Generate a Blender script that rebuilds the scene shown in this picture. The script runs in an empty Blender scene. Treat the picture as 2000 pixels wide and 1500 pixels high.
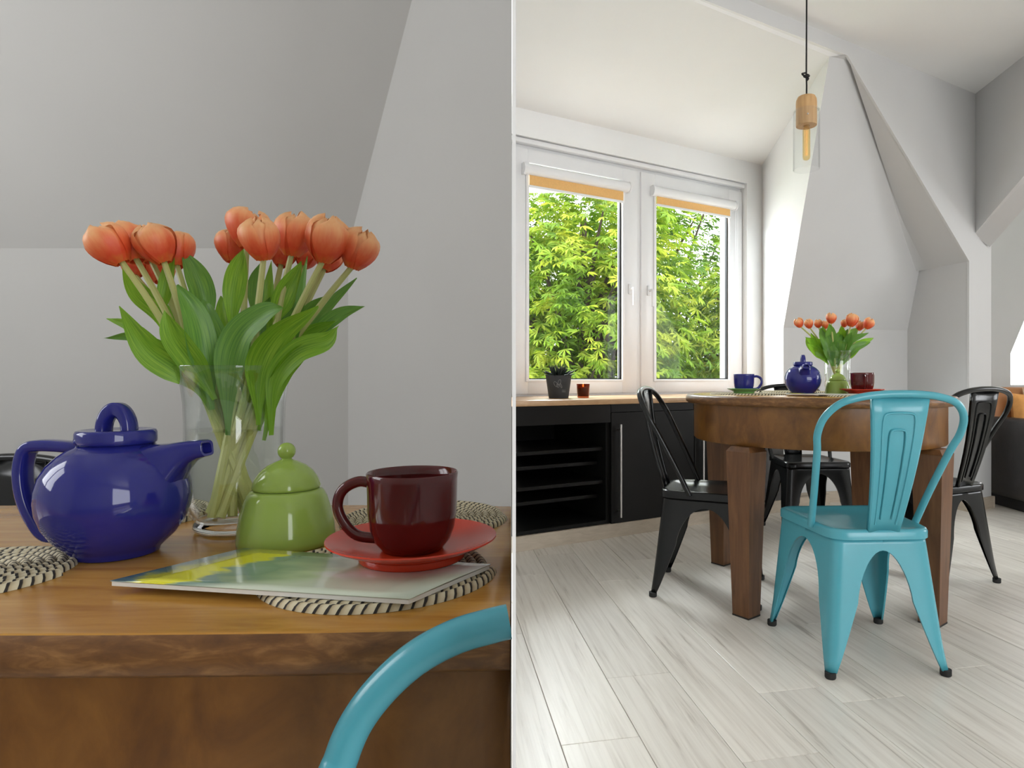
import bpy, bmesh, math, random
from mathutils import Vector, Matrix
random.seed(7)
S = bpy.context.scene
COL = S.collection
PI = math.pi

# ------------------------------------------------------------------ camera, sky, lights, exposure
CX, CY, FPX, CAMZ = 1100.0, 738.0, 1250.0, 0.85
cam = bpy.data.cameras.new('camera')
cam.sensor_width = 36.0
cam.lens = 36.0 * FPX / 2000.0
cam.shift_x = (1000.0 - CX) / 2000.0
cam.shift_y = (CY - 750.0) / 2000.0
cam.clip_start = 0.02
camo = bpy.data.objects.new('camera', cam)
camo.location = (0, 0, CAMZ)
camo.rotation_euler = (PI / 2, 0, 0)
COL.objects.link(camo)
S.camera = camo

S.view_settings.view_transform = 'Standard'
S.view_settings.look = 'None'
S.view_settings.gamma = 1.0
S.view_settings.use_curve_mapping = False
S.view_settings.exposure = 0.0

w = bpy.data.worlds.new('sky')
S.world = w
w.use_nodes = True
bg = w.node_tree.nodes['Background']
bg.inputs[0].default_value = (0.95, 0.97, 1.0, 1)
bg.inputs[1].default_value = 6.2

sun = bpy.data.lights.new('sun', 'SUN')
sun.energy = 6.0
sun.angle = 0.01
sun.color = (1.0, 0.95, 0.82)
suno = bpy.data.objects.new('sun', sun)
suno.rotation_euler = Vector((-0.35, 0.75, -0.85)).to_track_quat('-Z', 'Y').to_euler()
COL.objects.link(suno)


def area(name, loc, direction, sx, sy, power, color):
    l = bpy.data.lights.new(name, 'AREA')
    l.shape = 'RECTANGLE'
    l.size, l.size_y = sx, sy
    l.energy = power
    l.color = color
    o = bpy.data.objects.new(name, l)
    o.location = loc
    o.rotation_euler = Vector(direction).to_track_quat('-Z', 'Y').to_euler()
    COL.objects.link(o)
    return o


# daylight enters through the openings of the walls; the portals only guide the sampling of the sky
for nm, lc, dr_, sx_, sy_ in (('portal_west_window', (-2.06, 0.45, 1.5), (1, 0, 0), 1.1, 1.1), ('portal_rear_window', (3.0, -2.80, 1.3), (0, 1, 0), 3.2, 2.0), ('portal_east_window', (5.66, 2.3, 1.5), (-1, 0, 0), 1.4, 1.3)):
    area(nm, lc, dr_, sx_, sy_, 1, (1, 1, 1)).data.cycles.is_portal = True
# added area lamp outside the dormer window, boosting the sky light into the room
area('added_dormer_lamp', (-0.50, 4.62, 2.78), (0.72, -0.52, -1.0), 2.4, 0.9, 560, (0.88, 0.94, 1.0))

# ------------------------------------------------------------------ geometry of the picture -> place
def P(px, py, y):
    return Vector(((px - CX) / FPX * y, y, CAMZ + (CY - py) / FPX * y))


TH = math.atan2(0.5026, 0.8645)          # direction of the window wall
DV = Vector((math.cos(TH), math.sin(TH)))
NV = Vector((-math.sin(TH), math.cos(TH)))


def sq(s, q, z=0.0):
    return Vector((DV.x * s + NV.x * q, DV.y * s + NV.y * q, z))


def wpx(px, q):
    u = (px - CX) / FPX
    t = q / (NV.x * u + NV.y)
    return t * (DV.x * u + DV.y), t       # s, depth


def wz(px, py, q):
    s, t = wpx(px, q)
    return CAMZ + (CY - py) / FPX * t


# ------------------------------------------------------------------ mesh helpers
class MB:
    def __init__(self):
        self.v, self.f = [], []

    def add(self, vs, fs):
        n = len(self.v)
        self.v += [Vector(a) for a in vs]
        self.f += [tuple(i + n for i in f) for f in fs]
        return self

    def poly(self, pts):
        return self.add(pts, [tuple(range(len(pts)))])

    def box(self, lo, hi, bevel=0.0, M=None):
        bm = bmesh.new()
        bmesh.ops.create_cube(bm, size=1.0)
        lo, hi = Vector(lo), Vector(hi)
        for v in bm.verts:
            v.co = Vector(((v.co[i] + 0.5) * (hi[i] - lo[i]) + lo[i] for i in range(3)))
        if bevel > 0:
            bmesh.ops.bevel(bm, geom=bm.edges[:], offset=bevel, segments=2, affect='EDGES', profile=0.5)
        bm.verts.index_update()
        vs = [v.co.copy() for v in bm.verts]
        fs = [tuple(v.index for v in f.verts) for f in bm.faces]
        bm.free()
        if M is not None:
            vs = [M @ a for a in vs]
        return self.add(vs, fs)

    def prism(self, pts, off):
        n = len(pts)
        off = Vector(off)
        vs = [Vector(p) for p in pts] + [Vector(p) + off for p in pts]
        fs = [tuple(range(n)), tuple(range(2 * n - 1, n - 1, -1))]
        for i in range(n):
            j = (i + 1) % n
            fs.append((i, i + n, j + n, j))
        return self.add(vs, fs)

    def lathe(self, prof, n=48, M=None, closed=False):
        vs, fs = [], []
        rows = []
        for r, z in prof:
            if r < 1e-6:
                rows.append([len(vs)])
                vs.append(Vector((0, 0, z)))
            else:
                rows.append(list(range(len(vs), len(vs) + n)))
                vs += [Vector((r * math.cos(2 * PI * k / n), r * math.sin(2 * PI * k / n), z)) for k in range(n)]
        pairs = list(zip(rows, rows[1:]))
        if closed:
            pairs.append((rows[-1], rows[0]))
        for a, b in pairs:
            if len(a) == 1 and len(b) == 1:
                continue
            for k in range(n):
                k2 = (k + 1) % n
                if len(a) == 1:
                    fs.append((a[0], b[k2], b[k]))
                elif len(b) == 1:
                    fs.append((a[k], a[k2], b[0]))
                else:
                    fs.append((a[k], a[k2], b[k2], b[k]))
        if M is not None:
            vs = [M @ a for a in vs]
        return self.add(vs, fs)

    def tube(self, path, rad, n=10, caps=True, closed=False, flat=1.0, up=None):
        path = [Vector(p) for p in path]
        m = len(path)
        rads = rad if isinstance(rad, (list, tuple)) else [rad] * m
        vs, fs = [], []
        prev = None
        for i in range(m):
            if closed:
                t = (path[(i + 1) % m] - path[i - 1]).normalized()
            else:
                t = (path[min(i + 1, m - 1)] - path[max(i - 1, 0)]).normalized()
            if prev is None:
                a = Vector(up) if up else (Vector((0, 0, 1)) if abs(t.z) < 0.9 else Vector((1, 0, 0)))
                x = (a - t * a.dot(t)).normalized()
            else:
                x = (prev - t * prev.dot(t)).normalized()
            prev = x
            y = t.cross(x)
            for k in range(n):
                c, s_ = math.cos(2 * PI * k / n), math.sin(2 * PI * k / n)
                vs.append(path[i] + (x * c * flat + y * s_) * rads[i])
        segs = m if closed else m - 1
        for i in range(segs):
            i2 = (i + 1) % m
            for k in range(n):
                k2 = (k + 1) % n
                fs.append((i * n + k, i * n + k2, i2 * n + k2, i2 * n + k))
        if caps and not closed:
            fs.append(tuple(range(n - 1, -1, -1)))
            fs.append(tuple((m - 1) * n + k for k in range(n)))
        return self.add(vs, fs)

    def loft(self, rings, caps=True, wrap=True):
        n = len(rings[0])
        vs = [Vector(p) for r in rings for p in r]
        fs = []
        for i in range(len(rings) - 1):
            for k in range(n if wrap else n - 1):
                k2 = (k + 1) % n
                fs.append((i * n + k, i * n + k2, (i + 1) * n + k2, (i + 1) * n + k))
        if caps and wrap:
            fs.append(tuple(range(n - 1, -1, -1)))
            fs.append(tuple((len(rings) - 1) * n + k for k in range(n)))
        return self.add(vs, fs)

    def mesh(self, name, smooth=True, angle=40, off=None):
        me = bpy.data.meshes.new(name)
        vs = self.v if off is None else [a - off for a in self.v]
        me.from_pydata([tuple(a) for a in vs], [], self.f)
        me.validate()
        bm = bmesh.new()
        bm.from_mesh(me)
        bmesh.ops.recalc_face_normals(bm, faces=bm.faces[:])
        bm.to_mesh(me)
        bm.free()
        if smooth:
            me.shade_smooth()
            me.set_sharp_from_angle(angle=math.radians(angle))
        me.update()
        return me


def obj(name, mb, mat, parent=None, smooth=True, angle=40, world=False):
    """link one mesh object; world=True: the vertices are world positions, parent is a plain translated Empty"""
    if isinstance(mb, MB):
        me = mb.mesh(name, smooth, angle, parent.location if (world and parent) else None)
    else:
        me = mb
    if mat is not None and not me.materials:
        me.materials.append(mat)
    o = bpy.data.objects.new(name, me)
    COL.objects.link(o)
    if parent:
        o.parent = parent
    return o


def tag(o, label, cat, group=None):
    o['label'] = label
    o['category'] = cat
    if group:
        o['group'] = group
    return o


def thing(name, label, cat, loc=(0, 0, 0), rz=0.0, group=None, sc=1.0):
    o = bpy.data.objects.new(name, None)
    o.empty_display_size = 0.05
    COL.objects.link(o)
    o.location = loc
    o.rotation_euler = (0, 0, rz)
    o.scale = (sc, sc, sc)
    return tag(o, label, cat, group)


def struct(name, mb, mat, parent=None, smooth=False, label=None):
    o = obj(name, mb, mat, parent, smooth)
    if parent is None:
        o['kind'] = 'structure'
    if label:
        o['label'] = label
    return o


def catmull(pts, n=6):
    pts = [Vector(p) for p in pts]
    if len(pts) < 3:
        return [pts[0].lerp(pts[-1], i / n) for i in range(n + 1)]
    ext = [pts[0] * 2 - pts[1]] + pts + [pts[-1] * 2 - pts[-2]]
    out = []
    for i in range(1, len(ext) - 2):
        a, b, c, d = ext[i - 1:i + 3]
        for k in range(n):
            t = k / n
            out.append(0.5 * ((2 * b) + (c - a) * t + (2 * a - 5 * b + 4 * c - d) * t * t + (3 * b - a - 3 * c + d) * t ** 3))
    out.append(pts[-1])
    return out


# ------------------------------------------------------------------ materials (all procedural)
def node(nt, kind, **kw):
    n = nt.nodes.new(kind)
    for k, v in kw.items():
        setattr(n, k, v)
    return n


def base_mat(name):
    m = bpy.data.materials.new(name)
    m.use_nodes = True
    nt = m.node_tree
    b = nt.nodes['Principled BSDF']
    return m, nt, b


def ramp(nt, fac, stops):
    r = node(nt, 'ShaderNodeValToRGB')
    e = r.color_ramp.elements
    e[0].position, e[0].color = stops[0][0], (*stops[0][1], 1)
    e[1].position, e[1].color = stops[1][0], (*stops[1][1], 1)
    for p, c in stops[2:]:
        x = e.new(p)
        x.color = (*c, 1)
    nt.links.new(fac, r.inputs[0])
    return r.outputs[0]


def plain(name, col, rough=0.5, metal=0.0, var=0.06, scale=8.0, bump=0.0, coat=0.0, sub=0.0, spec=0.5, bscale=None):
    m, nt, b = base_mat(name)
    tc = node(nt, 'ShaderNodeTexCoord')
    no = node(nt, 'ShaderNodeTexNoise')
    no.inputs['Scale'].default_value = scale
    no.inputs['Detail'].default_value = 4
    nt.links.new(tc.outputs['Object'], no.inputs['Vector'])
    lo = tuple(max(0, c * (1 - var)) for c in col)
    hi = tuple(min(1, c * (1 + var)) for c in col)
    nt.links.new(ramp(nt, no.outputs['Fac'], [(0.3, lo), (0.7, hi)]), b.inputs['Base Color'])
    b.inputs['Roughness'].default_value = rough
    b.inputs['Metallic'].default_value = metal
    b.inputs['Specular IOR Level'].default_value = spec
    b.inputs['Coat Weight'].default_value = coat
    b.inputs['Coat Roughness'].default_value = 0.06
    if sub:
        b.inputs['Subsurface Weight'].default_value = sub
        b.inputs['Subsurface Radius'].default_value = (0.01, 0.006, 0.003)
    if bump:
        bn = node(nt, 'ShaderNodeTexNoise')
        bn.inputs['Scale'].default_value = bscale or scale * 6
        bn.inputs['Detail'].default_value = 6
        nt.links.new(tc.outputs['Object'], bn.inputs['Vector'])
        bp = node(nt, 'ShaderNodeBump')
        bp.inputs['Strength'].default_value = bump
        bp.inputs['Distance'].default_value = 0.002
        nt.links.new(bn.outputs['Fac'], bp.inputs['Height'])
        nt.links.new(bp.outputs['Normal'], b.inputs['Normal'])
    return m


def wood(name, stops, rough=0.4, stretch=(1, 1, 12), scale=6.0, coat=0.0, rnd=False, bump=0.05):
    """grain runs along the axis with the small stretch factor"""
    m, nt, b = base_mat(name)
    tc = node(nt, 'ShaderNodeTexCoord')
    mp = node(nt, 'ShaderNodeMapping')
    mp.inputs['Scale'].default_value = stretch
    vec = tc.outputs['Object']
    if rnd:
        oi = node(nt, 'ShaderNodeObjectInfo')
        ad = node(nt, 'ShaderNodeVectorMath', operation='SCALE')
        cmb = node(nt, 'ShaderNodeCombineXYZ')
        for i in range(3):
            nt.links.new(oi.outputs['Random'], cmb.inputs[i])
        nt.links.new(cmb.outputs[0], ad.inputs[0])
        ad.inputs['Scale'].default_value = 37.0
        a2 = node(nt, 'ShaderNodeVectorMath', operation='ADD')
        nt.links.new(vec, a2.inputs[0])
        nt.links.new(ad.outputs[0], a2.inputs[1])
        vec = a2.outputs[0]
    nt.links.new(vec, mp.inputs['Vector'])
    n1 = node(nt, 'ShaderNodeTexNoise')
    n1.inputs['Scale'].default_value = scale
    n1.inputs['Detail'].default_value = 8
    n1.inputs['Roughness'].default_value = 0.62
    n1.inputs['Distortion'].default_value = 0.6
    nt.links.new(mp.outputs[0], n1.inputs['Vector'])
    c = ramp(nt, n1.outputs['Fac'], stops)
    if rnd:
        hs = node(nt, 'ShaderNodeHueSaturation')
        mr = node(nt, 'ShaderNodeMapRange')
        mr.inputs['To Min'].default_value = 0.93
        mr.inputs['To Max'].default_value = 1.05
        nt.links.new(oi.outputs['Random'], mr.inputs['Value'])
        nt.links.new(mr.outputs[0], hs.inputs['Value'])
        nt.links.new(c, hs.inputs['Color'])
        c = hs.outputs[0]
    nt.links.new(c, b.inputs['Base Color'])
    b.inputs['Roughness'].default_value = rough
    b.inputs['Coat Weight'].default_value = coat
    b.inputs['Coat Roughness'].default_value = 0.15
    if bump:
        bp = node(nt, 'ShaderNodeBump')
        bp.inputs['Strength'].default_value = bump
        bp.inputs['Distance'].default_value = 0.002
        nt.links.new(n1.outputs['Fac'], bp.inputs['Height'])
        nt.links.new(bp.outputs['Normal'], b.inputs['Normal'])
    return m


def clear_glass(name, tint=(1, 1, 1), refl=1.0, rough=0.0, ior=1.45, power=5.0):
    """thin clear glass: light goes straight through, surface reflects by Fresnel"""
    m = bpy.data.materials.new(name)
    m.use_nodes = True
    nt = m.node_tree
    nt.nodes.clear()
    out = node(nt, 'ShaderNodeOutputMaterial')
    tr = node(nt, 'ShaderNodeBsdfTransparent')
    tc = node(nt, 'ShaderNodeTexCoord')
    no = node(nt, 'ShaderNodeTexNoise')
    no.inputs['Scale'].default_value = 3.0
    nt.links.new(tc.outputs['Object'], no.inputs['Vector'])
    nt.links.new(ramp(nt, no.outputs['Fac'], [(0.2, tuple(0.985 * c for c in tint)), (0.8, tint)]), tr.inputs['Color'])
    gl = node(nt, 'ShaderNodeBsdfGlossy')
    gl.inputs['Roughness'].default_value = rough
    lw = node(nt, 'ShaderNodeLayerWeight')
    lw.inputs['Blend'].default_value = 0.5
    pw = node(nt, 'ShaderNodeMath', operation='POWER')
    pw.inputs[1].default_value = power
    nt.links.new(lw.outputs['Facing'], pw.inputs[0])
    f0 = ((ior - 1) / (ior + 1)) ** 2
    ml = node(nt, 'ShaderNodeMath', operation='MULTIPLY_ADD')
    ml.inputs[1].default_value = (1 - f0) * refl
    ml.inputs[2].default_value = f0 * refl
    nt.links.new(pw.outputs[0], ml.inputs[0])
    mx = node(nt, 'ShaderNodeMixShader')
    nt.links.new(ml.outputs[0], mx.inputs[0])
    nt.links.new(tr.outputs[0], mx.inputs[1])
    nt.links.new(gl.outputs[0], mx.inputs[2])
    nt.links.new(mx.outputs[0], out.inputs['Surface'])
    return m


def solid_glass(name, col=(1, 1, 1)):
    m, nt, b = base_mat(name)
    tc = node(nt, 'ShaderNodeTexCoord')
    no = node(nt, 'ShaderNodeTexNoise')
    no.inputs['Scale'].default_value = 9.0
    nt.links.new(tc.outputs['Object'], no.inputs['Vector'])
    nt.links.new(ramp(nt, no.outputs['Fac'], [(0.2, tuple(0.97 * c for c in col)), (0.8, col)]), b.inputs['Base Color'])
    b.inputs['Transmission Weight'].default_value = 1.0
    b.inputs['Roughness'].default_value = 0.02
    b.inputs['IOR'].default_value = 1.45
    return m


def leafy(name, stops, scale, stretch=(1, 1, 1), trans=0.4, rough=0.45, rnd=False, world=False):
    """thin foliage: diffuse + translucent"""
    m, nt, b = base_mat(name)
    out = nt.nodes['Material Output']
    tc = node(nt, 'ShaderNodeTexCoord')
    mp = node(nt, 'ShaderNodeMapping')
    mp.inputs['Scale'].default_value = stretch
    nt.links.new(tc.outputs['UV' if stretch != (1, 1, 1) else 'Object'], mp.inputs['Vector'])
    no = node(nt, 'ShaderNodeTexNoise')
    no.inputs['Scale'].default_value = scale
    no.inputs['Detail'].default_value = 3
    nt.links.new(mp.outputs[0], no.inputs['Vector'])
    c = ramp(nt, no.outputs['Fac'], stops)
    nt.links.new(c, b.inputs['Base Color'])
    b.inputs['Roughness'].default_value = rough
    tl = node(nt, 'ShaderNodeBsdfTranslucent')
    nt.links.new(c, tl.inputs['Color'])
    mx = node(nt, 'ShaderNodeMixShader')
    mx.inputs[0].default_value = trans
    nt.links.new(b.outputs[0], mx.inputs[1])
    nt.links.new(tl.outputs[0], mx.inputs[2])
    nt.links.new(mx.outputs[0], out.inputs['Surface'])
    return m


def grad_mat(name, axis, lo, hi, stops, rough=0.5, sub=0.0, streak=0.12, coord='Object', trans=0.0, sscale=(60, 60, 6)):
    """pigment that changes along one axis of the thing itself, with fine streaks"""
    m, nt, b = base_mat(name)
    tc = node(nt, 'ShaderNodeTexCoord')
    sp = node(nt, 'ShaderNodeSeparateXYZ')
    nt.links.new(tc.outputs[coord], sp.inputs[0])
    mr = node(nt, 'ShaderNodeMapRange')
    mr.inputs['From Min'].default_value = lo
    mr.inputs['From Max'].default_value = hi
    nt.links.new(sp.outputs[axis], mr.inputs['Value'])
    mp = node(nt, 'ShaderNodeMapping')
    mp.inputs['Scale'].default_value = sscale
    nt.links.new(tc.outputs[coord], mp.inputs['Vector'])
    no = node(nt, 'ShaderNodeTexNoise')
    no.inputs['Scale'].default_value = 1.0
    no.inputs['Detail'].default_value = 4
    nt.links.new(mp.outputs[0], no.inputs['Vector'])
    sb = node(nt, 'ShaderNodeMath', operation='SUBTRACT')
    sb.inputs[1].default_value = 0.5
    nt.links.new(no.outputs['Fac'], sb.inputs[0])
    ma = node(nt, 'ShaderNodeMath', operation='MULTIPLY_ADD')
    ma.inputs[1].default_value = streak * 4
    nt.links.new(sb.outputs[0], ma.inputs[0])
    nt.links.new(mr.outputs[0], ma.inputs[2])
    c = ramp(nt, ma.outputs[0], stops)
    nt.links.new(c, b.inputs['Base Color'])
    b.inputs['Roughness'].default_value = rough
    if trans:
        tl = node(nt, 'ShaderNodeBsdfTranslucent')
        nt.links.new(c, tl.inputs['Color'])
        mx = node(nt, 'ShaderNodeMixShader')
        mx.inputs[0].default_value = trans
        nt.links.new(b.outputs[0], mx.inputs[1])
        nt.links.new(tl.outputs[0], mx.inputs[2])
        nt.links.new(mx.outputs[0], nt.nodes['Material Output'].inputs['Surface'])
    return m


M = {}
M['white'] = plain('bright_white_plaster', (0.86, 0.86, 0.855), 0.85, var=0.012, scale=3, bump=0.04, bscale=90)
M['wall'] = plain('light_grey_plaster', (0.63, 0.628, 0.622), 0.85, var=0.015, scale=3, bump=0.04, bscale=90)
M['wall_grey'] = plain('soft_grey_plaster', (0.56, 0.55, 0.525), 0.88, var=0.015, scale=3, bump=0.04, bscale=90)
M['ceiling'] = plain('ceiling_paint', (0.88, 0.88, 0.87), 0.9, var=0.01, scale=3)
M['floor_base'] = plain('floor_underlay', (0.3, 0.27, 0.23), 0.9)
M['plank'] = wood('whitewashed_laminate', [(0.28, (0.45, 0.40, 0.34)), (0.40, (0.71, 0.66, 0.59)), (0.55, (0.80, 0.755, 0.685)), (0.8, (0.86, 0.81, 0.74))],
                  0.33, (26, 1.0, 4), 2.2, rnd=True, bump=0.03)
M['skirting'] = wood('pale_wood_skirting', [(0.3, (0.46, 0.39, 0.30)), (0.7, (0.58, 0.50, 0.40))], 0.5, (1.5, 8, 20), 3)
M['pvc'] = plain('white_window_plastic', (0.80, 0.80, 0.81), 0.28, var=0.01)
M['gasket'] = plain('black_rubber', (0.015, 0.015, 0.016), 0.6)
M['pane'] = clear_glass('window_glass', (0.99, 1.0, 0.99), 0.3)
M['blind'] = plain('apricot_blind_fabric', (0.80, 0.47, 0.17), 0.8, var=0.05, scale=120, bump=0.1)
M['counter'] = wood('oak_laminate_worktop', [(0.3, (0.44, 0.26, 0.13)), (0.7, (0.56, 0.35, 0.19))], 0.3, (0.8, 9, 14), 4)
M['cab'] = plain('black_brown_cabinet', (0.0075, 0.0068, 0.006), 0.4, var=0.3, scale=4, spec=0.22)
M['cab_in'] = plain('black_cabinet_inside', (0.006, 0.006, 0.0055), 0.5, var=0.2, spec=0.2)
M['steel'] = plain('brushed_steel', (0.62, 0.60, 0.57), 0.3, 1.0, var=0.05, scale=40)
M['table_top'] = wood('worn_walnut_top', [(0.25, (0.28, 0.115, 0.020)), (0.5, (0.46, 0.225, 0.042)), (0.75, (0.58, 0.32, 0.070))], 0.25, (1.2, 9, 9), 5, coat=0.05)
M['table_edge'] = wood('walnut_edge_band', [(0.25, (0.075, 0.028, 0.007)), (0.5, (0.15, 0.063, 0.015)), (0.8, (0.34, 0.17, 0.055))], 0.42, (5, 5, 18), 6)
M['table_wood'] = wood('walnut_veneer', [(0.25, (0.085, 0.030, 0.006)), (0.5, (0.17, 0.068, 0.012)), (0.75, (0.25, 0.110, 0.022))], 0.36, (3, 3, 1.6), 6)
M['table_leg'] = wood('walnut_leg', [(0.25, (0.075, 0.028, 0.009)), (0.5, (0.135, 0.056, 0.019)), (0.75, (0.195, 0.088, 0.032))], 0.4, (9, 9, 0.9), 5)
M['teal'] = plain('teal_enamel', (0.075, 0.36, 0.44), 0.25, var=0.03, scale=5, coat=0.1)
M['black'] = plain('black_enamel', (0.006, 0.0065, 0.0065), 0.2, var=0.2, scale=5, spec=0.38)
M['rubber'] = plain('rubber_foot', (0.012, 0.012, 0.012), 0.7)
M['blue'] = plain('cobalt_glaze', (0.016, 0.019, 0.185), 0.06, var=0.06, scale=10, spec=0.5)
M['green'] = plain('apple_green_glaze', (0.31, 0.44, 0.085), 0.08, var=0.05, scale=10)
M['green2'] = plain('leaf_green_glaze', (0.16, 0.36, 0.09), 0.12, var=0.05, coat=0.6)
M['maroon'] = plain('oxblood_glaze', (0.085, 0.008, 0.008), 0.1, var=0.1, scale=12)
M['red'] = plain('vermilion_glaze', (0.62, 0.045, 0.014), 0.2, var=0.06, scale=10)
M['cream'] = plain('cream_glaze_inside', (0.7, 0.62, 0.45), 0.2)
M['vase'] = clear_glass('vase_glass', (0.975, 0.99, 0.98), 1.0, 0.0, 1.6, 3.0)
M['vase_foot'] = solid_glass('thick_vase_glass', (0.97, 1, 0.98))
M['water'] = clear_glass('water', (0.985, 0.99, 0.955), 0.8, 0.0, 1.33, 4.0)
M['petal'] = grad_mat('tulip_petal', 2, 0.0, 0.042, [(0.0, (0.78, 0.18, 0.035)), (0.2, (0.78, 0.085, 0.028)), (0.48, (0.86, 0.16, 0.055)), (0.72, (0.95, 0.36, 0.15)), (1.0, (1.0, 0.56, 0.25))],
                      0.45, streak=0.13, trans=0.2, sscale=(160, 160, 22))
M['stem'] = grad_mat('tulip_stem', 2, 0.0, 0.20, [(0.0, (0.62, 0.62, 0.22)), (0.45, (0.58, 0.58, 0.20)), (0.62, (0.30, 0.42, 0.09)), (1.0, (0.45, 0.46, 0.16))], 0.45, streak=0.05, sscale=(200, 200, 10))
M['tleaf'] = leafy('tulip_leaf', [(0.25, (0.12, 0.28, 0.022)), (0.5, (0.22, 0.45, 0.03)), (0.75, (0.40, 0.62, 0.06))], 5.0, (7, 0.6, 1), 0.42, 0.42)
M['tleaf2'] = leafy('tulip_leaf_blue_green', [(0.25, (0.085, 0.23, 0.045)), (0.5, (0.15, 0.34, 0.055)), (0.75, (0.26, 0.48, 0.07))], 5.0, (7, 0.6, 1), 0.36, 0.38)
M['wood_lamp'] = wood('beech_lamp_cap', [(0.3, (0.50, 0.28, 0.11)), (0.7, (0.66, 0.41, 0.19))], 0.5, (20, 20, 1), 4)
M['cord'] = plain('black_cord', (0.012, 0.012, 0.012), 0.8)
M['lampglass'] = clear_glass('lamp_glass', (0.985, 0.988, 0.988), 0.9)
M['amber'] = clear_glass('amber_bulb_glass', (0.97, 0.83, 0.56), 0.6)
M['brass'] = plain('brass', (0.6, 0.42, 0.16), 0.3, 1.0)
M['pot'] = plain('charcoal_pot', (0.035, 0.038, 0.042), 0.75, var=0.15, scale=20)
M['chalk'] = plain('pale_line_drawing', (0.25, 0.26, 0.26), 0.8)
M['succulent'] = plain('dark_succulent', (0.010, 0.018, 0.012), 0.5, var=0.3)
M['soil'] = plain('soil', (0.02, 0.015, 0.01), 0.95, var=0.4, scale=60, bump=0.4)
M['candleglass'] = clear_glass('amber_candle_glass', (0.62, 0.33, 0.22), 1.0)
M['wax'] = plain('rust_wax', (0.36, 0.12, 0.06), 0.6, sub=0.2)
M['leather'] = plain('dark_brown_leather', (0.022, 0.019, 0.019), 0.42, var=0.3, scale=18, bump=0.25, bscale=150)
M['tan'] = plain('tan_leather', (0.44, 0.185, 0.060), 0.45, var=0.15, scale=10, bump=0.1, bscale=120)
M['orange'] = plain('orange_cushion', (0.78, 0.37, 0.11), 0.85, var=0.06, scale=30, bump=0.2)
M['peach'] = plain('pale_peach_fabric', (0.75, 0.55, 0.38), 0.85, var=0.05, scale=40, bump=0.2)
M['bark'] = plain('bark', (0.045, 0.032, 0.022), 0.95, var=0.4, scale=12, bump=0.6)
M['grass'] = plain('lawn', (0.10, 0.19, 0.03), 0.95, var=0.4, scale=3)
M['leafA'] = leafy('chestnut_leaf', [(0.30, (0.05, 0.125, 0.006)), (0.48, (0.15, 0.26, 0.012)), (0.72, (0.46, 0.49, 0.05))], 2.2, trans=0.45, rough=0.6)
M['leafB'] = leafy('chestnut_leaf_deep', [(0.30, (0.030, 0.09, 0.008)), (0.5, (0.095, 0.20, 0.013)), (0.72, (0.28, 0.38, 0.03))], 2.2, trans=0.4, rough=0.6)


def emit(name, col, strength):
    m, nt, b = base_mat(name)
    tc = node(nt, 'ShaderNodeTexCoord')
    no = node(nt, 'ShaderNodeTexNoise')
    no.inputs['Scale'].default_value = 30
    nt.links.new(tc.outputs['Object'], no.inputs['Vector'])
    nt.links.new(ramp(nt, no.outputs['Fac'], [(0.2, tuple(0.9 * c for c in col)), (0.8, col)]), b.inputs['Emission Color'])
    b.inputs['Emission Strength'].default_value = strength
    b.inputs['Base Color'].default_value = (*col, 1)
    return m


M['flame'] = emit('flame', (1.0, 0.55, 0.15), 6.0)
M['filament'] = emit('filament', (1.0, 0.72, 0.36), 0.35)


def mat_weave():
    """cream coil bound with dark slanting stitches; the pattern runs along the coil (UV)"""
    m, nt, b = base_mat('woven_coil')
    tc = node(nt, 'ShaderNodeTexCoord')
    sp = node(nt, 'ShaderNodeSeparateXYZ')
    nt.links.new(tc.outputs['UV'], sp.inputs[0])
    a = node(nt, 'ShaderNodeMath', operation='MULTIPLY_ADD')
    a.inputs[1].default_value = 0.9
    nt.links.new(sp.outputs[1], a.inputs[0])
    nt.links.new(sp.outputs[0], a.inputs[2])
    fr = node(nt, 'ShaderNodeMath', operation='FRACT')
    nt.links.new(a.outputs[0], fr.inputs[0])
    no = node(nt, 'ShaderNodeTexNoise')
    no.inputs['Scale'].default_value = 90
    nt.links.new(tc.outputs['Object'], no.inputs['Vector'])
    ad = node(nt, 'ShaderNodeMath', operation='MULTIPLY_ADD')
    ad.inputs[1].default_value = 0.35
    nt.links.new(no.outputs['Fac'], ad.inputs[0])
    nt.links.new(fr.outputs[0], ad.inputs[2])
    c = ramp(nt, ad.outputs[0], [(0.0, (0.02, 0.018, 0.015)), (0.42, (0.025, 0.02, 0.016)), (0.50, (0.42, 0.34, 0.20)), (0.8, (0.62, 0.54, 0.36)), (1.0, (0.66, 0.60, 0.42))])
    nt.links.new(c, b.inputs['Base Color'])
    b.inputs['Roughness'].default_value = 0.75
    bp = node(nt, 'ShaderNodeBump')
    bp.inputs['Strength'].default_value = 0.5
    bp.inputs['Distance'].default_value = 0.002
    nt.links.new(fr.outputs[0], bp.inputs['Height'])
    nt.links.new(bp.outputs['Normal'], b.inputs['Normal'])
    return m


M['weave'] = mat_weave()


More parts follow.
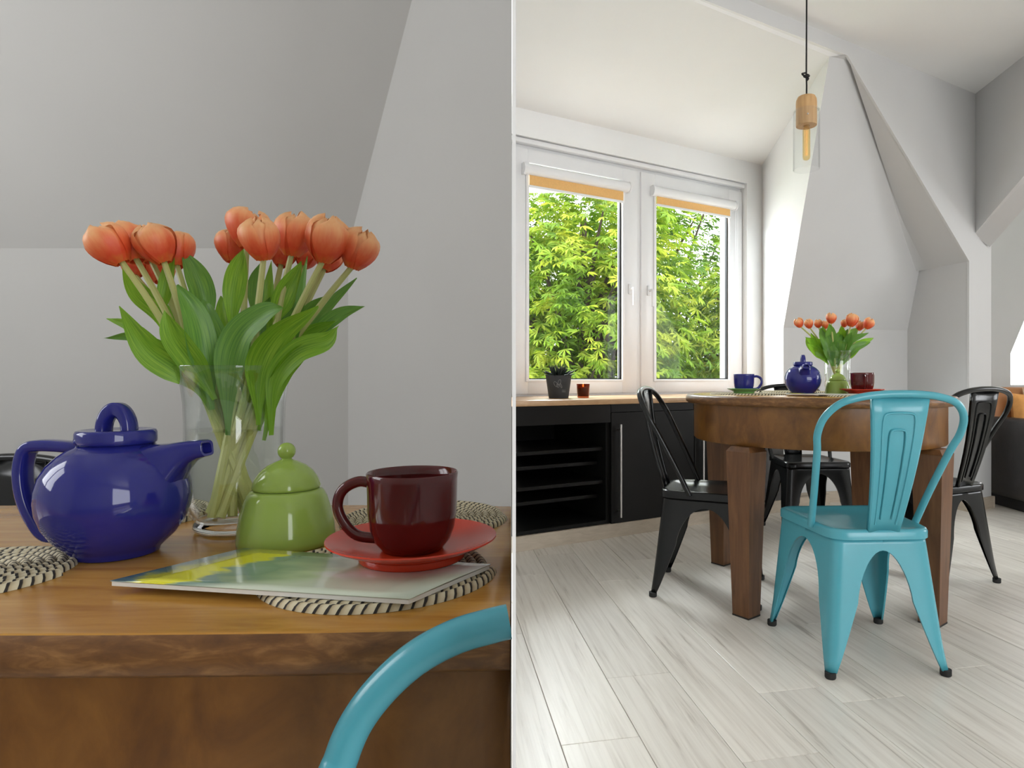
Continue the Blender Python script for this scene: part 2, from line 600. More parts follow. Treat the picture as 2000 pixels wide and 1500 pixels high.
def mat_magazine():
    """glossy printed cover: soft blocks of pale green, teal-grey, yellow and white"""
    m, nt, b = base_mat('magazine_print')
    tc = node(nt, 'ShaderNodeTexCoord')
    sp = node(nt, 'ShaderNodeSeparateXYZ')
    nt.links.new(tc.outputs['UV'], sp.inputs[0])
    no = node(nt, 'ShaderNodeTexNoise')
    no.inputs['Scale'].default_value = 3.5
    no.inputs['Detail'].default_value = 2
    nt.links.new(tc.outputs['UV'], no.inputs['Vector'])
    a = node(nt, 'ShaderNodeMath', operation='MULTIPLY_ADD')
    a.inputs[1].default_value = 0.55
    nt.links.new(no.outputs['Fac'], a.inputs[0])
    nt.links.new(sp.outputs[0], a.inputs[2])
    c1 = ramp(nt, a.outputs[0], [(0.22, (0.10, 0.20, 0.20)), (0.40, (0.20, 0.32, 0.28)), (0.60, (0.16, 0.26, 0.20)), (0.85, (0.50, 0.60, 0.38)), (1.0, (0.75, 0.76, 0.70))])
    # yellow title block along the back-left edge
    n2 = node(nt, 'ShaderNodeTexNoise')
    n2.inputs['Scale'].default_value = 7
    nt.links.new(tc.outputs['UV'], n2.inputs['Vector'])
    d = node(nt, 'ShaderNodeMath', operation='MULTIPLY_ADD')
    d.inputs[1].default_value = 0.25
    nt.links.new(n2.outputs['Fac'], d.inputs[0])
    nt.links.new(sp.outputs[0], d.inputs[2])
    y = ramp(nt, d.outputs[0], [(0.16, (0, 0, 0)), (0.20, (1, 1, 1)), (0.34, (1, 1, 1)), (0.38, (0, 0, 0))])
    mx = node(nt, 'ShaderNodeMix', data_type='RGBA')
    nt.links.new(y, mx.inputs[0])
    nt.links.new(c1, mx.inputs[6])
    mx.inputs[7].default_value = (0.75, 0.72, 0.02, 1)
    # pale block on the near-right corner
    s2 = node(nt, 'ShaderNodeMath', operation='SUBTRACT')
    nt.links.new(sp.outputs[0], s2.inputs[0])
    nt.links.new(sp.outputs[1], s2.inputs[1])
    y2 = ramp(nt, s2.outputs[0], [(0.22, (0, 0, 0)), (0.40, (1, 1, 1))])
    mx2 = node(nt, 'ShaderNodeMix', data_type='RGBA')
    nt.links.new(y2, mx2.inputs[0])
    nt.links.new(mx.outputs[2], mx2.inputs[6])
    mx2.inputs[7].default_value = (0.60, 0.66, 0.52, 1)
    nt.links.new(mx2.outputs[2], b.inputs['Base Color'])
    b.inputs['Roughness'].default_value = 0.12
    b.inputs['Coat Weight'].default_value = 0.6
    return m


M['magazine'] = mat_magazine()
M['paper'] = plain('paper_pages', (0.72, 0.70, 0.64), 0.8)

# ================================================================== THE SETTING
CEIL = 2.67
QW, QC, QG = 3.408, 2.809, 2.218
fl = struct('floor', MB().box((-2.3, -2.9, -0.25), (5.9, 6.3, -0.012)), M['floor_base'])
pl_mesh = {}
FD = math.atan2(0.20, 1.0)                # planks run almost straight away from the lens
PW, PLN = 0.19, 1.28
cnt = 0
random.seed(3)
for i in range(-14, 33):
    off = random.random() * PLN
    for j in range(-3, 6):
        lx, ly = i * PW, j * PLN + off
        wx = lx * math.cos(FD) - ly * math.sin(FD)
        wy = lx * math.sin(FD) + ly * math.cos(FD)
        if wx < -0.9 or wx > 5.0 or wy < -0.9 or wy > 6.0:
            continue
        if 'p' not in pl_mesh:
            me = MB().box((-PW / 2 + 0.0006, -PLN / 2 + 0.0006, -0.012), (PW / 2 - 0.0006, PLN / 2 - 0.0006, 0.0), 0.0012).mesh('plank', False)
            me.materials.append(M['plank'])
            pl_mesh['p'] = me
        o = obj('plank', pl_mesh['p'], None, fl)
        o.location = (wx, wy, 0)
        o.rotation_euler = (0, 0, FD)
        cnt += 1

# --- ceilings
struct('ceiling', MB().box((-2.3, -2.9, CEIL), (5.9, 6.3, CEIL + 0.1)), M['ceiling'])
T = Vector((1.433, 3.444, 2.58))
K1 = Vector((1.473, 4.281, 1.186))
K2 = Vector((2.447, 4.55, 1.186))
RR = Vector((2.474, 4.45, 1.591))
ET = Vector((1.607, 3.525, 2.593))
CW = Vector((1.498, 4.813, 2.45))        # dormer corner by the window, at its ceiling
sP0, _ = wpx(1004, QG)
sW0, _ = wpx(985, QW)
G0 = sq(sP0 - 0.3, QG, 2.58)
W0 = sq(sW0 - 0.2, QW + 0.3, 2.425)
WR = sq(2.2 + 1.6, QW + 0.3, 2.425)
dormer = MB()
gA = sq(wpx(1655, QG)[0], QG, 2.593)
dormer.poly([G0, gA, ET, T, CW, sq(DV.dot(CW.xy), QW, 2.45), sq(sW0 - 0.2, QW, 2.45)])
struct('ceiling_dormer', dormer, M['ceiling'])

# --- truss wall in front of the dormer: beam, raking strut, post
sA, _ = wpx(1655, QG)
sB, tB = wpx(1893, QG)
sC, _ = wpx(1936, QG)
zB = 1.591
truss = MB()
nrm = Vector((NV.x, NV.y, 0))
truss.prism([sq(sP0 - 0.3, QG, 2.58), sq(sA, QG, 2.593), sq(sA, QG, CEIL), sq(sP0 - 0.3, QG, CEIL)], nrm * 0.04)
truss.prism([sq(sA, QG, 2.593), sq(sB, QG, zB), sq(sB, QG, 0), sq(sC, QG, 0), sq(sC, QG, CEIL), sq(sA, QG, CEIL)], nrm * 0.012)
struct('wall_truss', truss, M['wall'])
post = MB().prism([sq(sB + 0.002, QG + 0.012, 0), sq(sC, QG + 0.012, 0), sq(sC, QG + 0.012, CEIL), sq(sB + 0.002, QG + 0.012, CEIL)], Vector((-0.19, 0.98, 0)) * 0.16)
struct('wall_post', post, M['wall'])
pb = sq(sB, QG, zB)
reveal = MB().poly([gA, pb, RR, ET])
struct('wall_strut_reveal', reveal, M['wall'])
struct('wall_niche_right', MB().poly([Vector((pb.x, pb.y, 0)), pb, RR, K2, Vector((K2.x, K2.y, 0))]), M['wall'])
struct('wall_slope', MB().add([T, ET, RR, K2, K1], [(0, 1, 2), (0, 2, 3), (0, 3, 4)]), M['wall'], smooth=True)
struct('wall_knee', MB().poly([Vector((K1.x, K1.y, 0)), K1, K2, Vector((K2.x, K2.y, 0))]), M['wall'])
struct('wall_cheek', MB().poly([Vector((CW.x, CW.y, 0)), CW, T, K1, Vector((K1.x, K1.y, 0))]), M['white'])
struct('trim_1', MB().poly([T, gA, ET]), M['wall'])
# plaster fillet softening the crease between the roof slope and the strut
dA, dB = ET.lerp(T, 0.22), RR.lerp(RR + (K1 - K2), 0.06)
eA, eB = ET.lerp(gA, 0.55), RR.lerp(pb, 0.16)
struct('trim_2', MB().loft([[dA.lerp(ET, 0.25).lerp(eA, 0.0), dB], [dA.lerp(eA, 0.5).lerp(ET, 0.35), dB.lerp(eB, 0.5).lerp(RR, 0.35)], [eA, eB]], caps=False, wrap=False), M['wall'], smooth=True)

# --- window wall with its opening
o_l, o_r = wpx(985, QW)[0], wpx(1459, QW)[0]
sEnd = DV.dot(CW.xy)
o_top = wz(1008, 262, QW)
o_bot = 0.705
ww = MB()
ROT = Matrix.Rotation(TH, 4, 'Z')
ww.box((o_l - 0.5, QW, o_top), (sEnd, QW + 0.28, 2.60), 0, ROT)
ww.box((o_r, QW, 0), (sEnd, QW + 0.28, o_top), 0, ROT)
ww.box((o_l - 0.5, QW, 0), (o_r, QW + 0.28, o_bot), 0, ROT)
ww.box((o_l - 0.5, QW, o_bot), (o_l, QW + 0.28, o_top), 0, ROT)
struct('wall_window', ww, M['white'])

# --- partition between the breakfast nook (left) and the dining room (right)
uL, uR = (1000.4 - CX) / FPX, (1007.6 - CX) / FPX
y0, y1 = 0.30, 3.86
part = MB()
part.prism([(uL * y0, y0, 0), (uR * y0, y0, 0), (uR * y1, y1, 0), (uL * y1, y1, 0)], (0, 0, CEIL))
struct('wall_partition', part, M['white'])

# --- nook behind the left table: knee wall, attic slope, angled side wall
YA = 1.60
xc = (680 - CX) / FPX * YA
zcr = CAMZ + (CY - 485) / FPX * YA
kS = 0.42
ztop = CEIL
ca = Vector((xc, YA, 0))
ycr = YA - kS * (ztop - zcr)
bend = lambda z: Vector((xc + max(0, z - zcr) * kS, YA - max(0, z - zcr) * kS, z))
na = MB()
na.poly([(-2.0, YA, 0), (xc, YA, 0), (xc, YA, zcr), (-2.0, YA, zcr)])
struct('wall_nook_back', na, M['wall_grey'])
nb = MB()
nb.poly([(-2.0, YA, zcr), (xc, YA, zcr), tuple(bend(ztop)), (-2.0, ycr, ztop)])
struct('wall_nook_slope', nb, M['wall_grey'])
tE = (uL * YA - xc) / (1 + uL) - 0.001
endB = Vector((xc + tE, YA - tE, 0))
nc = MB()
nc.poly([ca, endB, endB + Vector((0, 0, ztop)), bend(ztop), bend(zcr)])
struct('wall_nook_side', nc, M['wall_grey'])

# --- outer walls with window openings
wl = MB()
wl.box((-2.1, -2.8, 0), (-1.95, -0.1, CEIL)).box((-2.1, 1.0, 0), (-1.95, 1.7, CEIL)).box((-2.1, -0.1, 0), (-1.95, 1.0, 0.95)).box((-2.1, -0.1, 2.05), (-1.95, 1.0, CEIL))
struct('wall_left', wl, M['white'])
wr = MB()
wr.box((-2.1, -2.85, 0), (1.4, -2.65, CEIL)).box((4.6, -2.85, 0), (5.8, -2.65, CEIL)).box((1.4, -2.85, 0), (4.6, -2.65, 0.3)).box((1.4, -2.85, 2.3), (4.6, -2.65, CEIL))
struct('wall_rear', wr, M['white'])
we = MB()
we.box((5.55, -2.8, 0), (5.7, 1.6, CEIL)).box((5.55, 3.0, 0), (5.7, 6.2, CEIL)).box((5.55, 1.6, 0), (5.7, 3.0, 0.85)).box((5.55, 1.6, 2.15), (5.7, 3.0, CEIL))
struct('wall_right', we, M['white'])
# window sashes of the unseen openings
wn = bpy.data.objects.new('window_2', None)
COL.objects.link(wn)
wn['kind'] = 'structure'
struct('window_frame', MB().box((-2.05, 0.42, 0.95), (-2.0, 0.48, 2.05)).box((-2.05, -0.1, 0.95), (-2.0, -0.04, 2.05)).box((-2.05, 0.94, 0.95), (-2.0, 1.0, 2.05)).box((-2.05, -0.1, 0.95), (-2.0, 1.0, 1.01)).box((-2.05, -0.1, 1.99), (-2.0, 1.0, 2.05)), M['pvc'], wn)

# --- neighbouring room seen past the post
fw = MB()
Yf = 6.0
zz = lambda py: CAMZ + (CY - py) / FPX * Yf
xx = lambda px: (px - CX) / FPX * Yf
fw.prism([(2.6, Yf, 0), (2.6, Yf, CEIL), (5.7, Yf, CEIL), (5.7, Yf, 2.4), (4.74, Yf, 2.4), (xx(1974), Yf, zz(690)), (xx(1974), Yf, zz(752)), (5.7, Yf, zz(752)), (5.7, Yf, 0)], (0, 0.15, 0))
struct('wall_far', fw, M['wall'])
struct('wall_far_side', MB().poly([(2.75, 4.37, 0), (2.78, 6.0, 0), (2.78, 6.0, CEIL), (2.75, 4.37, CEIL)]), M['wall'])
hx = lambda y: 2.641 - 0.0776 * (4.101 - y)
hd = MB()
slope = (1.992 - 1.778) / (4.101 - 3.615)
yt = 4.12 - (CEIL - 1.77) / slope
pts = [(hx(4.12), 4.12, 1.77), (hx(4.12), 4.12, CEIL), (hx(yt), yt, CEIL)]
ptsb = [(hx(4.12) + 0.13, 4.16, 1.70), (hx(4.12) + 0.13, 4.16, CEIL), (hx(yt) + 0.13, yt, CEIL)]
hd.add(pts + ptsb, [(0, 1, 2), (3, 4, 5), (0, 3, 5, 2), (0, 1, 4, 3)])
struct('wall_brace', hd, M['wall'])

# --- skirting boards
def board(name, a, b, h=0.075, t=0.014, side=1):
    a, b = Vector(a), Vector(b)
    d = (b - a).normalized()
    n = Vector((-d.y, d.x, 0)) * side
    mb = MB().prism([a, b, b + n * t, a + n * t], (0, 0, h))
    return struct(name, mb, M['skirting'])


board('baseboard_knee', (K1.x + 0.01, K1.y, 0), (K2.x, K2.y, 0), side=-1)
board('baseboard_niche', (pb.x, pb.y, 0), (K2.x, K2.y, 0), side=1)
g1, g2 = sq(sB, QG), sq(sC, QG)
board('baseboard_post', g1, g2, side=-1)
g3 = g2 + Vector((-0.19, 0.98, 0)) * 0.17
board('baseboard_post_side', g2 - nrm * 0.012, g3, side=-1)

# ================================================================== THE WINDOW
win = bpy.data.objects.new('window_1', None)
COL.objects.link(win)
win.rotation_euler = (0, 0, TH)
win['kind'] = 'structure'
win['label'] = 'white double-casement window looking out on green trees'
QF = QW + 0.055                           # front of the fixed frame
sl = lambda px: wpx(px, QF)[0]
zt_ = wz(1008, 285, QF)
zb_ = 0.745


def frame(lo_s, hi_s, lo_z, hi_z, wd, q0, q1, bev=0.006, wb=None):
    m = MB()
    wb = wb or wd
    m.box((lo_s, q0, lo_z), (lo_s + wd, q1, hi_z), bev)
    m.box((hi_s - wd, q0, lo_z), (hi_s, q1, hi_z), bev)
    m.box((lo_s + wd - 0.004, q0 + 0.0004, hi_z - wd), (hi_s - wd + 0.004, q1, hi_z), bev)
    m.box((lo_s + wd - 0.004, q0 + 0.0004, lo_z), (hi_s - wd + 0.004, q1, lo_z + wb), bev)
    return m


fs_l, fs_r = o_l - 0.02, o_r - 0.004
frm = frame(fs_l, fs_r, zb_ - 0.02, zt_ + 0.02, 0.045, QF, QF + 0.07)
frm.box((sl(1240), QF, zb_), (sl(1252), QF + 0.07, zt_), 0.004)
obj('window_frame', frm, M['pvc'], win)
obj('cover_strip', MB().box((fs_l, QW + 0.012, zt_ + 0.012), (fs_r, QF + 0.004, o_top - 0.003), 0.01), M['pvc'], win)
# sashes
zsb = wz(1120, 741, QF)
for k, (pa, pbx, ga, gb) in enumerate(((992, 1242, 1030, 1213), (1250, 1447, 1278, 1421))):
    qs = QF - 0.014
    a, b_ = sl(pa), sl(pbx)
    g_a, g_b = sl(ga), sl(gb)
    z0, z1 = zb_ + 0.005, zt_ - 0.006
    gz0 = zsb + 0.0
    gz1 = z1 - 0.085
    m = MB()
    m.box((a, qs, z0), (g_a, qs + 0.06, z1), 0.008)
    m.box((g_b, qs, z0), (b_, qs + 0.06, z1), 0.008)
    m.box((g_a - 0.004, qs + 0.0004, gz1), (g_b + 0.004, qs + 0.06, z1), 0.006)
    m.box((g_a - 0.004, qs + 0.0004, z0), (g_b + 0.004, qs + 0.06, gz0), 0.006)
    sash = obj('window_sash', m, M['pvc'], win)
    bd = MB()
    bw = 0.009
    bd.box((g_a, qs - 0.006, gz0 - 0.012), (g_a - 0.016, qs + 0.01, gz1), 0.002)
    bd.box((g_b, qs - 0.006, gz0 - 0.012), (g_b + 0.016, qs + 0.01, gz1), 0.002)
    bd.box((g_a - 0.016, qs - 0.004, gz0 - 0.016), (g_b + 0.016, qs + 0.01, gz0 - 0.001), 0.002)
    obj('glazing_bead', bd, M['pvc'], sash)
    gk = MB()
    gk.box((g_a, qs + 0.012, gz0), (g_b, qs + 0.032, gz0 + 0.007))
    gk.box((g_b - 0.012, qs + 0.012, gz0), (g_b, qs + 0.032, gz1))
    obj('gasket', gk, M['gasket'], sash)
    obj('window_pane', MB().box((g_a - 0.005, qs + 0.034, gz0 - 0.005), (g_b + 0.005, qs + 0.038, gz1 + 0.005)), M['pane'], sash)
    # roller blind fixed to the sash
    tops = {0: (318, 372), 1: (362, 407)}[k]
    ct = wz(ga - 3, tops[0], qs - 0.03)
    cb = ct - 0.062
    ca_, cb_ = g_a - 0.035, g_b + 0.035
    bl = tag(thing('roller_blind', '', 'blind', (0, 0, 0)),
             ['apricot roller blind rolled up at the top of the left window sash', 'apricot roller blind rolled up at the top of the right window sash'][k], 'roller blind', 'apricot roller blinds')
    bl.location = sq((ca_ + cb_) / 2, qs, cb - 0.1)
    bl.rotation_euler = (0, 0, TH)
    L = cb_ - ca_
    ring = []
    prof = [(0, 0.10), (-0.030, 0.10), (-0.042, 0.112), (-0.047, 0.131), (-0.042, 0.15), (-0.030, 0.162), (0, 0.162)]
    cas = MB().loft([[Vector((x, y, z)) for (y, z) in prof] for x in (-L / 2, L / 2)])
    obj('cassette', cas, M['pvc'], bl, angle=50)
    for sx in (-1, 1):
        obj('end_cap', MB().loft([[Vector((sx * (L / 2 + e), y * 1.08 - 0.0005, 0.131 + (z - 0.131) * 1.1)) for (y, z) in prof] for e in (0, 0.012)]), M['pvc'], bl)
    dz = (0.062 if k == 0 else 0.052)
    fb = 0.10 - dz
    obj('blind_fabric', MB().box((-L / 2 + 0.036, -0.013, fb), (L / 2 - 0.036, -0.0115, 0.102)), M['blind'], bl)
    obj('bottom_bar', MB().box((-L / 2 + 0.034, -0.018, fb - 0.014), (L / 2 - 0.034, -0.008, fb + 0.002), 0.003), M['pvc'], bl)
    chx = (-L / 2 - 0.004) if k == 0 else (L / 2 + 0.004)
    cz = 0.11 - (0.95 if k == 0 else 0.78)
    obj('chain', MB().tube([(chx, -0.03, 0.11), (chx, -0.03, cz), (chx + 0.012, -0.03, cz - 0.012), (chx + 0.02, -0.03, cz), (chx + 0.02, -0.03, 0.11)], 0.0014, 5), M['pvc'], bl)
    # handle
    hs = (g_b + b_) / 2 if k == 0 else (a + g_a) / 2
    hz = wz(1232, 565, qs)
    hm = MB()
    hm.box((hs - 0.014, qs - 0.012, hz - 0.035), (hs + 0.014, qs, hz + 0.035), 0.005)
    hm.tube(catmull([(hs, qs - 0.008, hz), (hs, qs - 0.04, hz), (hs, qs - 0.045, hz - 0.02), (hs, qs - 0.045, hz - 0.11)], 5), 0.009, 10)
    obj('window_handle', hm, M['pvc'], sash)

# ================================================================== WORKTOP AND CABINETS UNDER THE WINDOW
sc = lambda px: wpx(px, QC)[0]
s0, s1 = sc(999), sEnd - 0.01
ZC = 0.738
o = obj('worktop', MB().box((s0, QC - 0.015, ZC - 0.028), (s1, QW - 0.001, ZC), 0.003, ROT).box((s0, QW - 0.002, ZC - 0.028), (o_r - 0.003, QF - 0.03, ZC), 0.001, ROT), M['counter'])
tag(o, 'long oak worktop running under the window', 'worktop')
zt2 = ZC - 0.0285
zk = 0.075


def unit(label, a, b, openf):
    t = thing('cabinet', label, 'cabinet', sq((a + b) / 2, QC, 0), TH, 'black cabinets under the window')
    L = b - a
    D = QW - QC - 0.01
    th = 0.018
    body = MB()
    body.box((-L / 2, 0.02, zk), (-L / 2 + th, D, zt2), 0.001).box((L / 2 - th, 0.02, zk), (L / 2, D, zt2), 0.001)
    body.box((-L / 2 + th, 0.02, zk), (L / 2 - th, D, zk + th), 0.001).box((-L / 2 + th, D - 0.01, zk + th), (L / 2 - th, D, zt2), 0.001)
    obj('body', body, M['cab_in'], t, False)
    if openf:
        zr = wz(1100, 829, QC)
        obj('top_rail', MB().box((-L / 2 + 0.001, 0.0, zr), (L / 2 - 0.001, 0.02, zt2 - 0.002), 0.001), M['cab'], t, False)
        for py, sd in ((884, 0.05), (915, 0.10), (952, 0.05), (984, 0.10)):
            zs = wz(1100, py, QC)
            obj('shelf', MB().box((-L / 2 + th + 0.0005, sd, zs - 0.009), (L / 2 - th - 0.0005, D - 0.011, zs + 0.009), 0.001), M['cab'], t, False)
    else:
        d = obj('door', MB().box((-L / 2 + 0.002, 0.0, zk), (L / 2 - 0.002, 0.019, zt2 - 0.045), 0.0015), M['cab'], t, False)
        obj('top_rail', MB().box((-L / 2 + 0.002, 0.004, zt2 - 0.043), (L / 2 - 0.002, 0.02, zt2 - 0.001), 0.001), M['cab'], t, False)
        hx_ = -L / 2 + 0.045
        h1, h0 = wz(1211, 828, QC), wz(1215, 1008, QC)
        hm = MB().tube([(hx_, -0.028, h0), (hx_, -0.028, h1)], 0.006, 10).tube([(hx_, 0, h0 + 0.03), (hx_, -0.028, h0 + 0.03)], 0.004, 8).tube([(hx_, 0, h1 - 0.03), (hx_, -0.028, h1 - 0.03)], 0.004, 8)
        hnd = obj('handle', hm, M['steel'], d)
        hnd['label'] = 'long brushed steel bar handle'
    return t


cuts = [s0, sc(1193), sc(1356), sc(1356) + (sc(1356) - sc(1193)), s1 - 0.02]
unit('open black cabinet with dark shelves at the left end', cuts[0], cuts[1], True)
unit('black cabinet door with steel bar handle next to the open shelves', cuts[1] + 0.002, cuts[2], False)
unit('black cabinet door behind the left black chair and table leg', cuts[2] + 0.002, cuts[3], False)
struct('baseboard_cabinet', MB().box((s0, QC + 0.004, 0), (s1, QC + 0.02, zk - 0.002), 0.001, ROT), M['skirting'])

# ================================================================== OUTDOORS
gd = obj('lawn', MB().box((-14, 4.6, -4.3), (24, 40, -4.2)), M['grass'])
gd['kind'] = 'structure'


def leaf_shape(size, rng):
    """five-lobed chestnut-like leaf"""
    pts = [Vector((0, 0, 0))]
    ring = []
    n = 5
    for k in range(n):
        a = -1.25 + 2.5 * k / (n - 1)
        ln = size * (1.0 - 0.30 * abs(k - 2) / 2) * rng.uniform(0.9, 1.1)
        tip = Vector((math.sin(a) * ln, math.cos(a) * ln, -0.22 * ln))
        mid1 = Vector((math.sin(a - 0.2) * ln * 0.62, math.cos(a - 0.2) * ln * 0.62, -0.02 * ln))
        mid2 = Vector((math.sin(a + 0.2) * ln * 0.62, math.cos(a + 0.2) * ln * 0.62, -0.02 * ln))
        ring.append((mid1, tip, mid2))
    vs, fs = [Vector((0, 0, 0))], []
    for m1, tp, m2 in ring:
        i = len(vs)
        vs += [m1, tp, m2]
        fs.append((0, i, i + 1, i + 2))
    return vs, fs


def tree(label, base, crown, rad, nleaf, mat, seed, size=0.17):
    rng = random.Random(seed)
    t = thing('chestnut_tree', label, 'tree', base, 0, 'trees outside the window')
    bx = Vector(base)
    c = Vector(crown) - bx
    tr = MB().tube(catmull([(0, 0, 0), (c.x * 0.3 + 0.1, c.y * 0.3, c.z * 0.4), (c.x * 0.9, c.y * 0.9, c.z * 0.8), (c.x, c.y, c.z + rad[2] * 0.6)], 5), [0.17 - 0.008 * i for i in range(16)], 9)
    obj('trunk', tr, M['bark'], t)
    bm_ = MB()
    tips = []
    for k in range(26):
        a = rng.uniform(0, 2 * PI)
        el = rng.uniform(-0.35, 0.9)
        z0_ = c.z * rng.uniform(0.45, 1.0)
        st = Vector((c.x * min(1, z0_ / c.z), c.y * min(1, z0_ / c.z), z0_))
        d = Vector((math.cos(a) * math.cos(el) * rad[0], math.sin(a) * math.cos(el) * rad[1], math.sin(el) * rad[2])) * rng.uniform(0.6, 0.95)
        en = c + d
        md = st.lerp(en, 0.5) + Vector((0, 0, 0.25))
        path = catmull([st, md, en], 4)
        bm_.tube(path, [0.055 - 0.0055 * i for i in range(len(path))], 6)
        tips += path[3:]
    obj('branch', bm_, M['bark'], t)
    fo = MB()
    vs, fs = [], []
    shapes = [leaf_shape(1.0, rng) for _ in range(6)]
    ncl = nleaf // 9
    for k in range(ncl):
        # a spray of leaves somewhere in the crown shell
        while True:
            d = Vector((rng.uniform(-1, 1), rng.uniform(-1, 1), rng.uniform(-1, 1)))
            if 0.25 < d.length < 1:
                break
        ce = c + Vector((d.x * rad[0], d.y * rad[1], d.z * rad[2]))
        out = Vector((d.x, d.y, d.z * 0.6 + 0.2)).normalized()
        for q in range(9):
            p = ce + Vector((rng.gauss(0, 0.16), rng.gauss(0, 0.16), rng.gauss(0, 0.12)))
            sh = shapes[rng.randrange(6)]
            up = (Vector((0, 0, 1)) * rng.uniform(0.5, 1.2) + out * rng.uniform(0.2, 1.0) + Vector((rng.gauss(0, .35), rng.gauss(0, .35), rng.gauss(0, .25)))).normalized()
            fwd = (out + Vector((rng.gauss(0, .7), rng.gauss(0, .7), -0.5))).normalized()
            xax = fwd.cross(up).normalized()
            fwd = up.cross(xax)
            sz = size * rng.uniform(0.7, 1.25)
            i0 = len(vs)
            vs += [p + (xax * a.x + fwd * a.y + up * a.z) * sz for a in sh[0]]
            fs += [tuple(i + i0 for i in f) for f in sh[1]]
    fo.v, fo.f = vs, fs
    me = bpy.data.meshes.new('foliage')
    me.from_pydata([tuple(a) for a in vs], [], fs)
    me.update()
    me.materials.append(mat)
    f = obj('foliage', me, None, t)
    f['kind'] = 'stuff'
    return t


tree('bright yellow-green tree filling the left window pane', (0.3, 9.6, -4.2), (0.3, 9.6, 1.7), (1.7, 1.5, 2.6), 6300, M['leafA'], 1)
tree('sunlit pale tree at the right edge of the right window pane', (3.1, 10.2, -4.2), (3.45, 10.0, 1.0), (1.55, 1.4, 2.1), 5400, M['leafA'], 2)
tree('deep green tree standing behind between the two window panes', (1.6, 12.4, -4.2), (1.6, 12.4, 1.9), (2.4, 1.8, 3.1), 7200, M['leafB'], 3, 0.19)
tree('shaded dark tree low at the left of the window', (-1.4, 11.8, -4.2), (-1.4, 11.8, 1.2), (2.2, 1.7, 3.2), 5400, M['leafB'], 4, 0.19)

# ================================================================== CHAIR
CH = {}


def rrect(hw_r, hw_f, yr, yf, rad, inset, z, n=5):
    """rounded trapezoid ring"""
    pts = []
    cs = [(-(hw_r - inset), yr + inset), ((hw_r - inset), yr + inset), ((hw_f - inset), yf - inset), (-(hw_f - inset), yf - inset)]
    r = max(rad - inset * 0.6, 0.008)
    for k in range(4):
        c = Vector((*cs[k], 0))
        pv = Vector((*cs[k - 1], 0))
        nx = Vector((*cs[(k + 1) % 4], 0))
        a = c + (pv - c).normalized() * r
        b = c + (nx - c).normalized() * r
        for i in range(n + 1):
            t = i / n
            p = a * (1 - t) ** 2 + c * 2 * t * (1 - t) + b * t * t
            pts.append(Vector((p.x, p.y, z)))
    return pts


